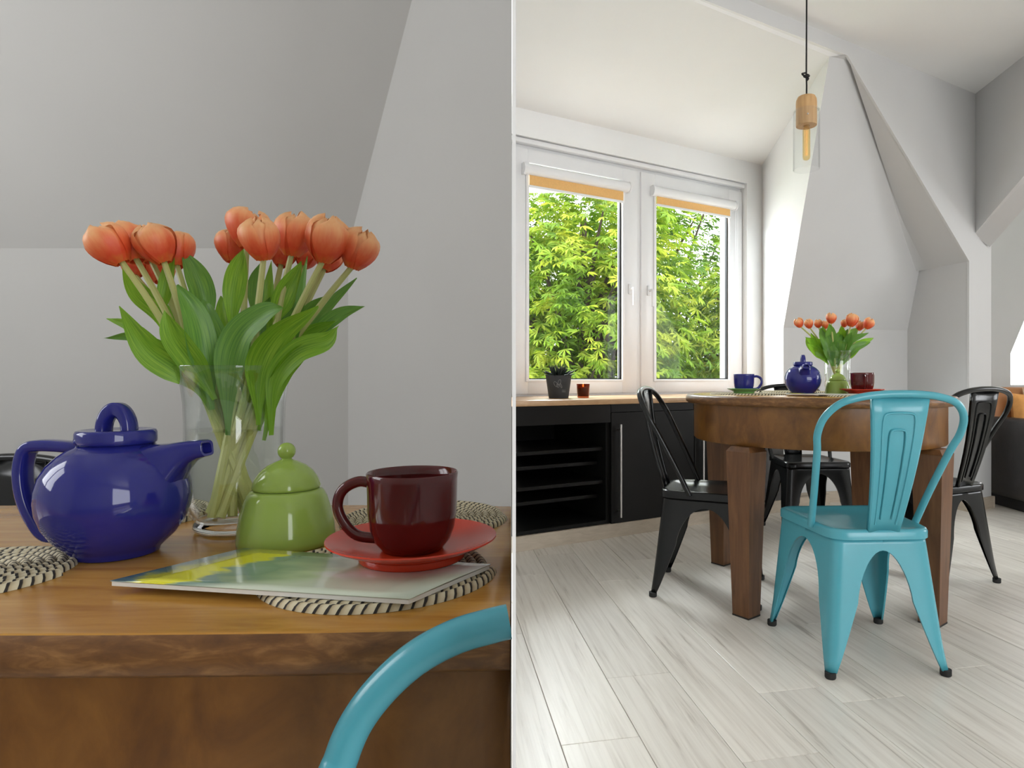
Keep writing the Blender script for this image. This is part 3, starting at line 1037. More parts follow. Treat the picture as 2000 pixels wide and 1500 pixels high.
def chair_meshes():
    if CH:
        return CH
    SEAT = 0.412
    hr, hf, yr, yf = 0.150, 0.182, -0.175, 0.185
    rings = [rrect(hr, hf, yr, yf, .06, 0.012, SEAT - 0.030), rrect(hr, hf, yr, yf, .06, 0.0, SEAT - 0.028), rrect(hr, hf, yr, yf, .06, 0.0, SEAT - 0.008),
             rrect(hr, hf, yr, yf, .06, 0.003, SEAT - 0.002), rrect(hr, hf, yr, yf, .06, 0.010, SEAT + 0.001), rrect(hr, hf, yr, yf, .06, 0.020, SEAT - 0.002),
             rrect(hr, hf, yr, yf, .06, 0.045, SEAT - 0.009), rrect(hr, hf, yr, yf, .06, 0.10, SEAT - 0.012)]
    CH['seat'] = MB().loft(rings).mesh('seat', True, 50)
    # legs: bent sheet corners whose flanges meet in arches
    tops = [(-hr + .012, yr + .012), (hr - .012, yr + .012), (hf - .012, yf - .012), (-hf + .012, yf - .012)]
    feet = [(-0.178, -0.205), (0.178, -0.205), (0.198, 0.205), (-0.198, 0.205)]
    zt, z0, zf = 0.352, 0.205, 0.016
    lv = [SEAT - 0.029, 0.37, zt] + [z0 + (zt - z0) * math.sin(PI / 2 * (1 - k / 10)) for k in range(1, 10)] + [z0, 0.17, 0.13, 0.09, 0.05, zf]
    for k in range(4):
        cpos = lambda z, k=k: Vector((*tops[k], 0)).lerp(Vector((*feet[k], 0)), (SEAT - 0.03 - z) / (SEAT - 0.03))
        cp = lambda z, j: Vector((*tops[j % 4], 0)).lerp(Vector((*feet[j % 4], 0)), (SEAT - 0.03 - z) / (SEAT - 0.03))
        rings = []
        for z in lv:
            c = cpos(z)
            row = []
            ends = []
            for j in (k - 1, k + 1):
                o_ = cp(z, j)
                d = (o_ - c)
                half = d.length / 2
                d.normalize()
                w0 = 0.074
                if z >= zt:
                    ln = half + 0.0005
                elif z >= z0:
                    b_ = (half - w0) * math.sqrt(max(0, 1 - ((z - z0) / (zt - z0)) ** 2))
                    ln = half - b_
                else:
                    ln = 0.022 + (w0 - 0.022) * ((z - zf) / (z0 - zf)) ** 0.9
                ends.append((d, ln))
            (d1, l1), (d2, l2) = ends
            r = min(0.03, 0.75 * min(l1, l2))
            ctrl = []
            for t in (1.0, 0.66, 0.33):
                ctrl.append(c + d1 * (r + (l1 - r) * t))
            for t in (0, .25, .5, .75, 1):
                ctrl.append((c + d1 * r) * (1 - t) ** 2 + c * 2 * t * (1 - t) + (c + d2 * r) * t * t)
            for t in (0.33, 0.66, 1.0):
                ctrl.append(c + d2 * (r + (l2 - r) * t))
            # rolled lip at both flange ends
            inn = -(d1 + d2).normalized() * -1
            lip = (c * 0 - c).normalized() * 0.0
            ring = [Vector((p.x, p.y, z)) for p in ctrl]
            n_in = (d1 + d2) * 0.5
            ring = [ring[0] + Vector((d2.x, d2.y, 0)) * 0.006] + ring + [ring[-1] + Vector((d1.x, d1.y, 0)) * 0.006]
            rings.append(ring)
        CH['leg%d' % k] = MB().loft(rings, caps=False, wrap=False).mesh('leg', True, 60)
        f = feet[k]
        d1 = (Vector(feet[k - 1]) - Vector(f)).normalized()
        d2 = (Vector(feet[(k + 1) % 4]) - Vector(f)).normalized()
        fc = Vector(f) + (d1 + d2) * 0.010
        CH['foot%d' % k] = MB().lathe([(0, 0), (0.0135, 0), (0.0155, 0.003), (0.0155, 0.018), (0, 0.018)], 16, Matrix.Translation((fc.x, fc.y, 0))).mesh('foot', True)
    hp = [(0.162, 0.0), (0.176, 0.12), (0.196, 0.26), (0.208, 0.32), (0.200, 0.375), (0.165, 0.418), (0.11, 0.438), (0.05, 0.446), (0, 0.4475)]
    hp = hp + [(-s_, t) for s_, t in hp[-2::-1]]
    lean = math.atan2(0.185, 0.40)
    ang = lambda s_, t: Vector((s_, -0.055 - t * math.sin(lean) - 0.02 * (t / 0.45) ** 2, SEAT - 0.012 + t * math.cos(lean)))
    path = catmull([ang(s_, t) for s_, t in hp], 5)
    CH['hoop'] = MB().tube(path, 0.0105, 12, up=(0, 1, 0)).mesh('hoop', True, 60)
    CH['hoop_path'] = path
    # splat: pressed sheet with folded edges
    zA, zB_ = SEAT - 0.006, SEAT - 0.012 + 0.44 * math.cos(lean)
    yA, yB_ = -0.172, -0.055 - 0.44 * math.sin(lean) - 0.019
    rows = []
    for i in range(9):
        t = i / 8
        hw = 0.047 + (0.083 - 0.047) * t
        y = yA + (yB_ - yA) * t - 0.012 * math.sin(PI * t)
        z = zA + (zB_ - zA) * t
        sec = [(-1.0, 0.010), (-1.0, 0.0), (-0.93, -0.003), (-0.6, 0.0), (-0.25, 0.003), (0.25, 0.003), (0.6, 0.0), (0.93, -0.003), (1.0, 0.0), (1.0, 0.010)]
        rows.append([Vector((a * hw, y + b_, z)) for a, b_ in sec])
    CH['splat'] = MB().loft(rows, caps=False, wrap=False).mesh('splat', True, 35)
    em = MB()
    for kx, z_lo, z_hi in ((0.62, 0.06, 0.88), (0.33, 0.10, 0.76)):
        pts = []
        for (a, b_) in ([(-kx, z_lo)] + [(-kx, z_lo + (z_hi - z_lo) * i / 6) for i in range(1, 6)] + [(-kx * 0.92, z_hi - 0.03), (-kx * 0.6, z_hi), (kx * 0.6, z_hi), (kx * 0.92, z_hi - 0.03)] + [(kx, z_lo + (z_hi - z_lo) * i / 6) for i in range(5, 0, -1)] + [(kx, z_lo)]):
            hw = 0.047 + 0.036 * b_
            pts.append(Vector((a * hw, yA + (yB_ - yA) * b_ - 0.012 * math.sin(PI * b_) - 0.0005, zA + (zB_ - zA) * b_)))
        em.tube(catmull(pts, 3), 0.0032, 6)
    CH['emboss'] = em.mesh('embossed_line', True)
    br = MB()
    br.tube([(-0.13, -0.13, 0.375), (0.14, 0.14, 0.375)], 0.009, 8).tube([(0.13, -0.13, 0.372), (-0.14, 0.14, 0.372)], 0.009, 8)
    CH['brace'] = br.mesh('under_brace', True)
    return CH


CHM = {}


def chair(label, col, loc, rz, sc_=1.0, name='metal_chair'):
    c = chair_meshes()
    t = thing(name, label, 'chair', loc, rz, 'pressed metal chairs around the tables', sc_)

    def part_(nm, key, mt=None):
        k = (key, col)
        if k not in CHM:
            me = c[key].copy()
            me.materials.clear()
            me.materials.append(M[mt or col])
            CHM[k] = me
        o = bpy.data.objects.new(nm, CHM[k])
        COL.objects.link(o)
        o.parent = t
        return o
    part_('seat', 'seat')
    for k in range(4):
        lg = part_('leg', 'leg%d' % k)
        md = lg.modifiers.new('thickness', 'SOLIDIFY')
        md.thickness = 0.0022
        md.offset = 0
        ft = part_('rubber_foot', 'foot%d' % k, 'rubber')
        ft.parent = lg
    part_('hoop', 'hoop')
    sp = part_('splat', 'splat')
    md = sp.modifiers.new('thickness', 'SOLIDIFY')
    md.thickness = 0.002
    em = part_('embossed_line', 'emboss')
    em.parent = sp
    part_('under_brace', 'brace')
    return t


chair('teal metal chair with its back to the lens at the round table', 'teal', (0.915, 2.015, 0), 0.05)
chair('black metal chair at the left of the round table, in front of the cabinets', 'black', (0.588, 2.585, 0), -(PI / 2 + 0.33))
cR = Vector((1.775, 2.64)) * 0.5 + Vector((1.32, 2.895)) * 0.5
chair('black metal chair at the right of the round table by the post', 'black', (cR.x + 0.02, cR.y, 0), 0.42)
chair('black metal chair at the far side of the round table facing the lens', 'black', (1.325, 3.50, 0), PI + 0.03)

# ================================================================== ROUND TABLE
TC = Vector((1.004, 2.575, 0))
TZ = 0.783
tb = thing('round_table', 'round walnut dining table on four square tapered legs', 'table', TC, -0.112)
R_ = 0.502
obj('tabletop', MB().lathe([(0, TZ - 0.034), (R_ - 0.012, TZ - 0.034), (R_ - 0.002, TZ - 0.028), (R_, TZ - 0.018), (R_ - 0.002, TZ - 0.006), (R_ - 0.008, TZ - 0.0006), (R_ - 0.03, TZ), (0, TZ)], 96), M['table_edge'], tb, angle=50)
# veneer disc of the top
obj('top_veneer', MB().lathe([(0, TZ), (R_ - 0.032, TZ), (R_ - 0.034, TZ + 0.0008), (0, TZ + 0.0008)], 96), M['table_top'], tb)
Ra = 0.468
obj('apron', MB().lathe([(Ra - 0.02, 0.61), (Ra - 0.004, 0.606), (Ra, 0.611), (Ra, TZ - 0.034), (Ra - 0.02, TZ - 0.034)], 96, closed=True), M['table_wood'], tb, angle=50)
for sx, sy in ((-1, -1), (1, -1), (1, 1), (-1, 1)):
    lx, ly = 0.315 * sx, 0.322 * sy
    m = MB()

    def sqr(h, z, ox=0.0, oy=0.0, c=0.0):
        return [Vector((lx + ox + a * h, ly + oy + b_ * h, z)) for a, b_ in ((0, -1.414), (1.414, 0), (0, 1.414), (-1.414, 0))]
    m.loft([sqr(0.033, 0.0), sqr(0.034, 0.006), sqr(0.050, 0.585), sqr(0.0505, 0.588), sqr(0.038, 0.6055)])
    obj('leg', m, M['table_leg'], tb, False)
    obj('foot_cap', MB().loft([sqr(0.0345, 0.0), sqr(0.0348, 0.006)]), M['rubber'], tb, False)

# ================================================================== TABLEWARE BUILDERS
def teapot(label, loc, rz, sc_=1.0):
    t = thing('teapot', label, 'teapot', loc, rz, 'blue teapots', sc_)
    body = [(0, 0.0015), (0.030, 0.0015), (0.034, 0), (0.036, 0.0012), (0.0362, 0.004), (0.041, 0.0085), (0.0505, 0.018), (0.0585, 0.031), (0.0628, 0.044), (0.0640, 0.055), (0.0632, 0.066),
            (0.0600, 0.078), (0.0545, 0.088), (0.047, 0.096), (0.039, 0.1015), (0.033, 0.104), (0.0315, 0.106), (0.028, 0.106), (0.027, 0.10), (0, 0.10)]
    obj('body', MB().lathe(body, 64), M['blue'], t, angle=60)
    lid = obj('lid', MB().lathe([(0, 0.1062), (0.0318, 0.1062), (0.0335, 0.1075), (0.0338, 0.110), (0.0336, 0.117), (0.0325, 0.1193), (0.030, 0.1200), (0.024, 0.1188), (0, 0.1182)], 56), M['blue'], t, angle=60)
    rings = []
    n = 20
    for i in range(n + 1):
        a = PI * i / n
        o_, inn = 0.0172, 0.0078
        cz = 0.1185
        dx, dz = math.cos(a), math.sin(a)
        hgt = 1.60
        wv = 0.0062 + 0.002 * abs(dx)
        ro = Vector((dx * o_, 0, cz + dz * o_ * hgt))
        ri = Vector((dx * inn, 0, cz + dz * inn * 1.75))
        rings.append([ro + Vector((0, -wv * 0.75, 0)), ro.lerp(ri, 0.2) + Vector((0, -wv, 0)), ri.lerp(ro, 0.2) + Vector((0, -wv, 0)), ri + Vector((0, -wv * 0.75, 0)),
                      ri + Vector((0, wv * 0.75, 0)), ri.lerp(ro, 0.2) + Vector((0, wv, 0)), ro.lerp(ri, 0.2) + Vector((0, wv, 0)), ro + Vector((0, wv * 0.75, 0))])
    obj('knob', MB().loft(rings), M['blue'], lid, angle=60)
    # spout: wide root melting into the shoulder, squared lip
    def sec(x, zt, zb, w_):
        zc, h = (zt + zb) / 2, (zt - zb) / 2
        out = []
        for k in range(16):
            a = 2 * PI * k / 16 + PI / 16
            c, s_ = math.cos(a), math.sin(a)
            p = 0.5
            out.append(Vector((x - 0.0015 * s_, math.copysign(abs(c) ** p, c) * w_, zc + math.copysign(abs(s_) ** p, s_) * h)))
        return out
    sp = [sec(0.026, 0.1045, 0.030, 0.024), sec(0.045, 0.1060, 0.045, 0.0225), sec(0.057, 0.1070, 0.064, 0.0195), sec(0.064, 0.1082, 0.0785, 0.0160), sec(0.072, 0.1092, 0.0880, 0.0135),
          sec(0.080, 0.1098, 0.0922, 0.0120), sec(0.0865, 0.1100, 0.0938, 0.0115), sec(0.0878, 0.1093, 0.0946, 0.0107), sec(0.0874, 0.1070, 0.0968, 0.0080), sec(0.078, 0.1065, 0.0968, 0.0070)]
    spo = obj('spout', MB().loft(sp), M['blue'], t, angle=50)
    # handle: squared loop
    path = catmull([(-0.030, 0, 0.101), (-0.050, 0, 0.1035), (-0.072, 0, 0.1045), (-0.0845, 0, 0.1015), (-0.0900, 0, 0.088), (-0.0905, 0, 0.070), (-0.0865, 0, 0.050), (-0.078, 0, 0.032), (-0.066, 0, 0.018), (-0.046, 0, 0.0165)], 6)
    hr = []
    m = len(path)
    for i in range(m):
        tg = (path[min(i + 1, m - 1)] - path[max(i - 1, 0)]).normalized()
        y = Vector((0, 1, 0))
        x = tg.cross(y).normalized()
        ring = []
        for k in range(12):
            a = 2 * PI * k / 12 + PI / 12
            c, s_ = math.cos(a), math.sin(a)
            ring.append(path[i] + x * math.copysign(abs(c) ** 0.55, c) * 0.0056 + y * math.copysign(abs(s_) ** 0.55, s_) * 0.0095)
        hr.append(ring)
    obj('handle', MB().loft(hr), M['blue'], t, angle=60)
    return t


def sugar_bowl(label, loc, sc_=1.0):
    t = thing('sugar_bowl', label, 'sugar bowl', loc, 0.3, 'green lidded sugar bowls', sc_)
    obj('body', MB().lathe([(0, 0.001), (0.043, 0.001), (0.0455, 0), (0.0472, 0.002), (0.0475, 0.006), (0.0465, 0.018), (0.0435, 0.034), (0.0395, 0.047), (0.0365, 0.0525), (0.034, 0.0550), (0.031, 0.0560), (0.0305, 0.053), (0, 0.053)], 56), M['green'], t, angle=60)
    lid = obj('lid', MB().lathe([(0, 0.0563), (0.0315, 0.0563), (0.0328, 0.0572), (0.0330, 0.0590), (0.0305, 0.0665), (0.0255, 0.0740), (0.0185, 0.0800), (0.0105, 0.0840), (0.0060, 0.0855), (0.0048, 0.0870), (0, 0.0870)], 56), M['green'], t, angle=60)
    prof = [(0.0047, 0.0862)] + [(0.0088 * math.sin(a), 0.0945 - 0.0088 * math.cos(a)) for a in [0.55 + (PI - 0.55) * k / 9 for k in range(10)]]
    prof[-1] = (0, prof[-1][1])
    obj('knob', MB().lathe(prof, 24), M['green'], lid, angle=70)
    return t


def cup(label, loc, rz, mt, inner, sc_=1.0, r1=0.0393, h=0.069):
    t = thing('tea_cup', label, 'cup', loc, rz, 'tea cups', sc_)
    k = r1 / 0.0393
    prof = [(0, 0.0), (0.022 * k, 0.0), (0.026 * k, 0.001), (0.0325 * k, 0.009), (0.0365 * k, 0.020), (0.0385 * k, 0.034), (0.0393 * k, h - 0.006), (0.0398 * k, h - 0.001), (0.0390 * k, h), (0.0374 * k, h - 0.001),
            (0.0362 * k, h - 0.008), (0.0352 * k, 0.034), (0.032 * k, 0.018), (0.024 * k, 0.008), (0, 0.006)]
    obj('bowl', MB().lathe(prof, 56), M[mt], t, angle=60)
    hp = catmull([(-0.034 * k, 0, h * 0.84), (-0.048 * k, 0, h * 0.87), (-0.062 * k, 0, h * 0.76), (-0.0665 * k, 0, h * 0.56), (-0.061 * k, 0, h * 0.35), (-0.049 * k, 0, h * 0.18), (-0.030 * k, 0, h * 0.14)], 6)
    obj('handle', MB().tube(hp, 0.0048, 12, flat=0.85, up=(0, 1, 0)), M[mt], t, angle=60)
    return t


def saucer(label, loc, mt, r=0.0738, sc_=1.0):
    t = thing('saucer', label, 'saucer', loc, 0, 'saucers', sc_)
    k = r / 0.0738
    prof = [(0, 0.003), (0.040 * k, 0.002), (0.0425 * k, 0), (0.0445 * k, 0.0012), (0.0455 * k, 0.006), (0.058 * k, 0.0105), (0.070 * k, 0.0155), (0.0738 * k, 0.0178), (0.0735 * k, 0.0190), (0.070 * k, 0.0180), (0.056 * k, 0.0120), (0.040 * k, 0.0080), (0.026 * k, 0.0068), (0, 0.0064)]
    obj('dish', MB().lathe(prof, 64), M[mt], t, angle=60)
    obj('foot_ring', MB().lathe([(0.0400 * k, -0.0002), (0.0452 * k, -0.0002), (0.0460 * k, 0.001), (0.0460 * k, 0.0055), (0.0400 * k, 0.003)], 64, closed=True), M[mt], t, angle=60)
    return t


def placemat(label, loc, R, rz=0.0, clip=None):
    """spiral of bound coil"""
    t = thing('placemat', label, 'placemat', loc, rz, 'round woven placemats')
    cw = 0.0125 if R > 0.13 else 0.0085
    turns = int((R - 0.004) / cw)
    hgt = 0.0030 if R > 0.13 else 0.0029
    vs, fs, uvs = [], [], []
    nseg = 10
    sec = [(-0.53, 0.0), (-0.42, 1.1), (-0.15, 1.95), (0.15, 1.95), (0.42, 1.1), (0.53, 0.0)]
    prev = None
    total = 0.0
    N = turns * 56
    for i in range(N + 1):
        a = 2 * PI * i / 56
        r = 0.004 + cw * (a / (2 * PI))
        r = min(r, R - cw * 0.5)
        ds = r * 2 * PI / 56
        total += ds / (0.012 if R > 0.13 else 0.0085)
        row = []
        for k, (o_, h) in enumerate(sec):
            rr = r + o_ * cw
            vs.append(Vector((rr * math.cos(a), rr * math.sin(a), h * hgt)))
            uvs.append((total, k / 5.0))
            row.append(len(vs) - 1)
        if prev:
            for k in range(5):
                fs.append((prev[k], row[k], row[k + 1], prev[k + 1]))
        prev = row
    me = bpy.data.meshes.new('coil')
    me.from_pydata([tuple(v) for v in vs], [], fs)
    uv = me.uv_layers.new(name='UVMap')
    for lp in me.loops:
        uv.data[lp.index].uv = uvs[lp.vertex_index]
    me.shade_smooth()
    me.materials.append(M['weave'])
    if clip is not None:
        bm = bmesh.new()
        bm.from_mesh(me)
        co, no = clip
        bmesh.ops.bisect_plane(bm, geom=bm.verts[:] + bm.edges[:] + bm.faces[:], plane_co=co, plane_no=no, clear_outer=True)
        bm.to_mesh(me)
        bm.free()
    obj('coil', me, None, t)
    return t


def magazine(label, corners, z, th=0.004):
    c = sum((Vector(p) for p in corners), Vector((0, 0))) / 4
    t = thing('magazine', label, 'magazine', (c.x, c.y, z), 0, 'magazines')
    loc = [Vector((p[0] - c.x, p[1] - c.y, 0)) for p in corners]
    obj('pages', MB().prism([p * 0.992 for p in loc], (0, 0, th * 0.8)), M['paper'], t, False)
    me = bpy.data.meshes.new('cover')
    n = 8
    vs, uvs, fs = [], [], []
    for j in range(n + 1):
        for i in range(n + 1):
            a, b_ = i / n, j / n
            p = loc[0].lerp(loc[1], a).lerp(loc[3].lerp(loc[2], a), b_)
            vs.append((p.x, p.y, th * 0.8 + 0.0004 + 0.0015 * math.sin(PI * a) * 0.6 * b_))
            uvs.append((b_, a))
    for j in range(n):
        for i in range(n):
            q = j * (n + 1) + i
            fs.append((q, q + 1, q + n + 2, q + n + 1))
    me.from_pydata(vs, [], fs)
    uv = me.uv_layers.new(name='UVMap')
    for lp in me.loops:
        uv.data[lp.index].uv = uvs[lp.vertex_index]
    me.shade_smooth()
    me.materials.append(M['magazine'])
    o = obj('cover', me, None, t)
    md = o.modifiers.new('thickness', 'SOLIDIFY')
    md.thickness = 0.0006
    return t


def vase(label, loc, sc_=1.0, water=0.112):
    t = thing('glass_vase', label, 'vase', loc, 0, 'clear glass vases', sc_)
    H = 0.183
    out = [(0.0400, 0.012), (0.0465, 0.020), (0.0500, 0.032), (0.0512, 0.060), (0.0512, 0.120), (0.0518, 0.140), (0.0540, 0.160), (0.0580, 0.174), (0.0610, H - 0.001), (0.0607, H)]
    inn = [(0.0592, H - 0.001), (0.0562, 0.174), (0.0522, 0.160), (0.0501, 0.140), (0.0495, 0.120), (0.0495, 0.060), (0.0482, 0.032), (0.0440, 0.021), (0.0385, 0.0145)]
    obj('wall', MB().lathe(out + inn, 72), M['vase'], t, angle=60)
    obj('foot', MB().lathe([(0, 0.002), (0.030, 0.0010), (0.036, 0), (0.0405, 0.0015), (0.0425, 0.005), (0.0415, 0.009), (0.0395, 0.0115), (0.0383, 0.0140), (0.030, 0.0125), (0, 0.0115)], 64), M['vase_foot'], t, angle=60)
    wt = obj('water', MB().lathe([(0.0378, 0.0152), (0.0432, 0.0216), (0.0474, 0.0325), (0.0488, 0.060), (0.0489, water - 0.001), (0.0492, water), (0, water)], 64), M['water'], t, angle=60)
    wt['label'] = 'clear water filling the vase'
    return t


PET = {}


def petal_mesh(kind):
    if kind in PET:
        return PET[kind]
    rng = random.Random(100 + kind)
    inner = kind >= 6
    op = {0: 0.0, 1: 0.03, 2: -0.03, 3: 0.10, 4: 0.22, 5: 0.05}.get(kind, -0.06)
    n, m = 8, 9
    vs, fs = [], []
    for j in range(m + 1):
        v = j / m
        z = 0.047 * (0.55 * math.sin(PI / 2 * v) + 0.45 * v) * (0.97 if inner else 1.0)
        r = 0.0222 * (math.sin(PI * min(1, 0.06 + v * 0.905)) ** 0.62) * (0.92 if inner else 1.0)
        r = r * (1 + op * v * 2.0)
        aw = 0.98 * (math.sin(PI * min(0.96, 0.16 + v * 0.80)) ** 0.50)
        for i in range(n + 1):
            u = -1 + 2 * i / n
            a = u * aw
            rr = r * (1 + 0.05 * abs(u) ** 2 + 0.05 * math.sin(5 * v + u * 3) * v)
            zz_ = z - 0.006 * (abs(u) ** 2) * v ** 2 + 0.0006 * math.sin(u * 9 + kind)
            # keel along the middle
            rr += 0.0009 * (1 - abs(u)) * v
            vs.append((rr * math.cos(a), rr * math.sin(a), zz_))
    for j in range(m):
        for i in range(n):
            q = j * (n + 1) + i
            fs.append((q, q + 1, q + n + 2, q + n + 1))
    me = bpy.data.meshes.new('petal')
    me.from_pydata(vs, [], fs)
    me.shade_smooth()
    me.materials.append(M['petal'])
    PET[kind] = me
    return me


def leaf_mesh(pts, width, roll, loc, seed, fold=0.35, wave=1.0):
    rng = random.Random(seed)
    sp = catmull(pts, 7)
    n = len(sp)
    vs, fs, uvs = [], [], []
    K = 6
    for i, p in enumerate(sp):
        v = i / (n - 1)
        t = (sp[min(i + 1, n - 1)] - sp[max(i - 1, 0)]).normalized()
        look = Vector((p.x, p.y, p.z - CAMZ)).normalized()
        x = t.cross(look)
        if x.length < 0.1:
            x = Vector((1, 0, 0))
        x.normalize()
        nn = x.cross(t).normalized()
        rl = roll * (0.4 + 0.9 * v)
        x2 = x * math.cos(rl) + nn * math.sin(rl)
        n2 = nn * math.cos(rl) - x * math.sin(rl)
        g = min(1.0, v / 0.42)
        wv = width * 0.5 * (0.16 + 0.84 * g * g * (3 - 2 * g)) * (1.0 if v < 0.5 else max(0.0, 1 - ((v - 0.5) / 0.5) ** 2.1))
        wv = max(wv, width * 0.015)
        for k in range(K + 1):
            u = -1 + 2 * k / K
            und = wave * 0.06 * width * math.sin(9 * v + seed + (2 if u > 0 else 0)) * abs(u)
            vs.append(p + x2 * (u * wv * math.cos(fold * abs(u))) + n2 * (-abs(u) * wv * math.sin(fold) + und) - loc)
            uvs.append((k / K, v))
    for i in range(n - 1):
        for k in range(K):
            q = i * (K + 1) + k
            fs.append((q, q + 1, q + K + 2, q + K + 1))
    me = bpy.data.meshes.new('leaf')
    me.from_pydata([tuple(a) for a in vs], [], fs)
    uv = me.uv_layers.new(name='UVMap')
    for lp in me.loops:
        uv.data[lp.index].uv = uvs[lp.vertex_index]
    me.shade_smooth()
    return me


def tulip(label, vloc, head, tilt, size, leaves, seed, depth0, group, open_=0, vs=1.0, rimr=0.044):
    """head: world position of the flower's base; tilt: (dx, dy) lean of the flower; leaves: list of (points, width, roll, tone)"""
    rng = random.Random(seed)
    vl = Vector(vloc)
    hb = Vector(head)
    out = Vector((hb.x - vl.x, hb.y - vl.y, 0))
    dirn = out.normalized() if out.length > 1e-4 else Vector((1, 0, 0))
    r_rim = min(out.length * 0.55, rimr * vs)
    foot = vl + Vector((-dirn.x * 0.022 * vs + rng.uniform(-.013, .013), -dirn.y * 0.022 * vs + rng.uniform(-.013, .013), 0.018 * vs))
    rim = vl + dirn * r_rim + Vector((0, 0, 0.178 * vs))
    t = thing('tulip', label, 'tulip', foot, 0, group)
    axis = Vector((tilt[0], tilt[1], 1)).normalized()
    pth = catmull([foot, foot.lerp(rim, 0.5) + Vector((0, 0, 0)), rim, rim.lerp(hb, 0.6) + Vector((0, 0, 0.004)) - axis * 0.0, hb + axis * 0.003], 5)
    m = len(pth)
    st = obj('stem', MB().tube(pth, [(0.0052 - 0.0022 * i / m) * vs for i in range(m)], 8), M['stem'], t, world=True)
    q = axis.to_track_quat('Z', 'X')
    rot0 = rng.uniform(0, 2 * PI)
    for k in range(6):
        kind = (6 + k % 3) if k >= 3 else (k if not open_ else k + open_)
        o_ = obj('petal', petal_mesh(kind), None, t)
        o_.location = hb - foot
        e = q @ Matrix.Rotation(rot0 + 2 * PI * (k % 3) / 3 + (PI / 3 if k >= 3 else 0) + rng.uniform(-.12, .12), 3, 'Z').to_quaternion()
        o_.rotation_mode = 'QUATERNION'
        o_.rotation_quaternion = e
        s_ = size * rng.uniform(0.97, 1.03)
        o_.scale = (s_, s_, s_ * (1.05 if k < 3 else 1.0))
    for i, (pts, wd, rl, tone) in enumerate(leaves):
        me = leaf_mesh(pts, wd, rl, foot, seed * 10 + i)
        me.materials.append(M['tleaf' if tone == 0 else 'tleaf2'])
        obj('leaf', me, None, t)
    return t


# ================================================================== THINGS ON THE ROUND TABLE (right)
tz = TZ + 0.0008
WX = lambda px, y: (px - CX) / FPX * y
placemat('round woven placemat under the blue cup', (WX(1463, 2.56), 2.56, tz), 0.165, 0.4)
placemat('round woven placemat under the red cup on the round table', (1.075, 2.29, tz), 0.165, 1.4)
placemat('round woven placemat at the right side of the round table', (1.335, 2.66, tz), 0.16, 2.4)
placemat('round woven placemat at the far side of the round table', (1.06, 2.935, tz), 0.16, 3.1)
magazine('magazine lying on the round table in front of the teapot', [(0.80, 2.30), (0.845, 2.42), (1.075, 2.33), (1.03, 2.21)], tz + 0.006)
teapot('blue teapot on the round table, spout towards the lens', (WX(1568, 2.53), 2.53, tz), -1.80, 1.08)
VR = Vector((WX(1635, 2.66), 2.66, tz))
vase('clear glass vase of tulips on the round table', VR, 0.97)
sugar_bowl('green sugar bowl on the round table in front of the vase', (WX(1636, 2.50), 2.50, tz), 0.98)
ys = 2.37
saucer('red saucer under the red cup on the round table', (WX(1684, ys), ys, tz + 0.0062), 'red', 0.078)
cup('dark red cup on its saucer on the round table', (WX(1684, ys), ys, tz + 0.0062 + 0.0066), 1.35, 'maroon', 'cream', 1.05)
ys = 2.50
saucer('green saucer under the blue cup', (WX(1453, ys), ys, tz + 0.0062), 'green2', 0.064)
cup('blue cup on a green saucer near the window', (WX(1453, ys), ys, tz + 0.0062 + 0.0060), PI - 0.25, 'blue', 'cream', 1.0)

hd_r = [(1564, 639, 0.85, -.5, -.1, 'leftmost tulip in the vase on the round table'), (1582, 641, 0.85, -.35, .3, 'second tulip from the left on the round table'),
        (1599, 640, 0.75, -.2, .5, 'third tulip from the left on the round table'), (1612, 642, 0.7, -.1, .4, 'tulip half hidden behind the tallest one on the round table'),
        (1623, 632, 0.95, 0.0, -.3, 'tallest tulip in the middle of the vase on the round table'), (1661, 638, 1.15, .2, -.3, 'largest tulip right of the middle on the round table'),
        (1648, 639, 0.7, .1, .4, 'small tulip tucked behind the largest one on the round table'), (1676, 645, 0.85, .4, .3, 'low tulip second from the right on the round table'),
        (1691, 642, 1.0, .5, -.1, 'rightmost tulip in the vase on the round table')]
rl_leaf = [([(1622, 700), (1600, 672), (1573, 658)], 16), ([(1626, 700), (1612, 665), (1603, 640)], 16), ([(1628, 700), (1612, 660), (1606, 636)], 12), ([(1630, 700), (1622, 655), (1619, 632)], 16),
           ([(1632, 712), (1620, 680), (1632, 655)], 20), ([(1640, 710), (1636, 670), (1650, 655)], 22), ([(1642, 700), (1646, 655), (1643, 636)], 12), ([(1645, 700), (1660, 660), (1673, 640)], 14),
           ([(1648, 702), (1675, 675), (1706, 660)], 13), ([(1640, 700), (1655, 668), (1697, 650)], 12), ([(1622, 705), (1590, 680), (1574, 660)], 14), ([(1634, 712), (1640, 685), (1655, 668)], 18),
           ([(1618, 712), (1598, 682), (1584, 650)], 16), ([(1626, 715), (1618, 678), (1612, 648)], 18), ([(1630, 715), (1628, 680), (1640, 646)], 16), ([(1640, 712), (1652, 678), (1664, 648)], 16),
           ([(1646, 712), (1664, 684), (1684, 664)], 16), ([(1648, 708), (1670, 680), (1700, 668)], 12), ([(1616, 706), (1594, 688), (1578, 672)], 13), ([(1636, 715), (1644, 672), (1656, 642)], 14)]
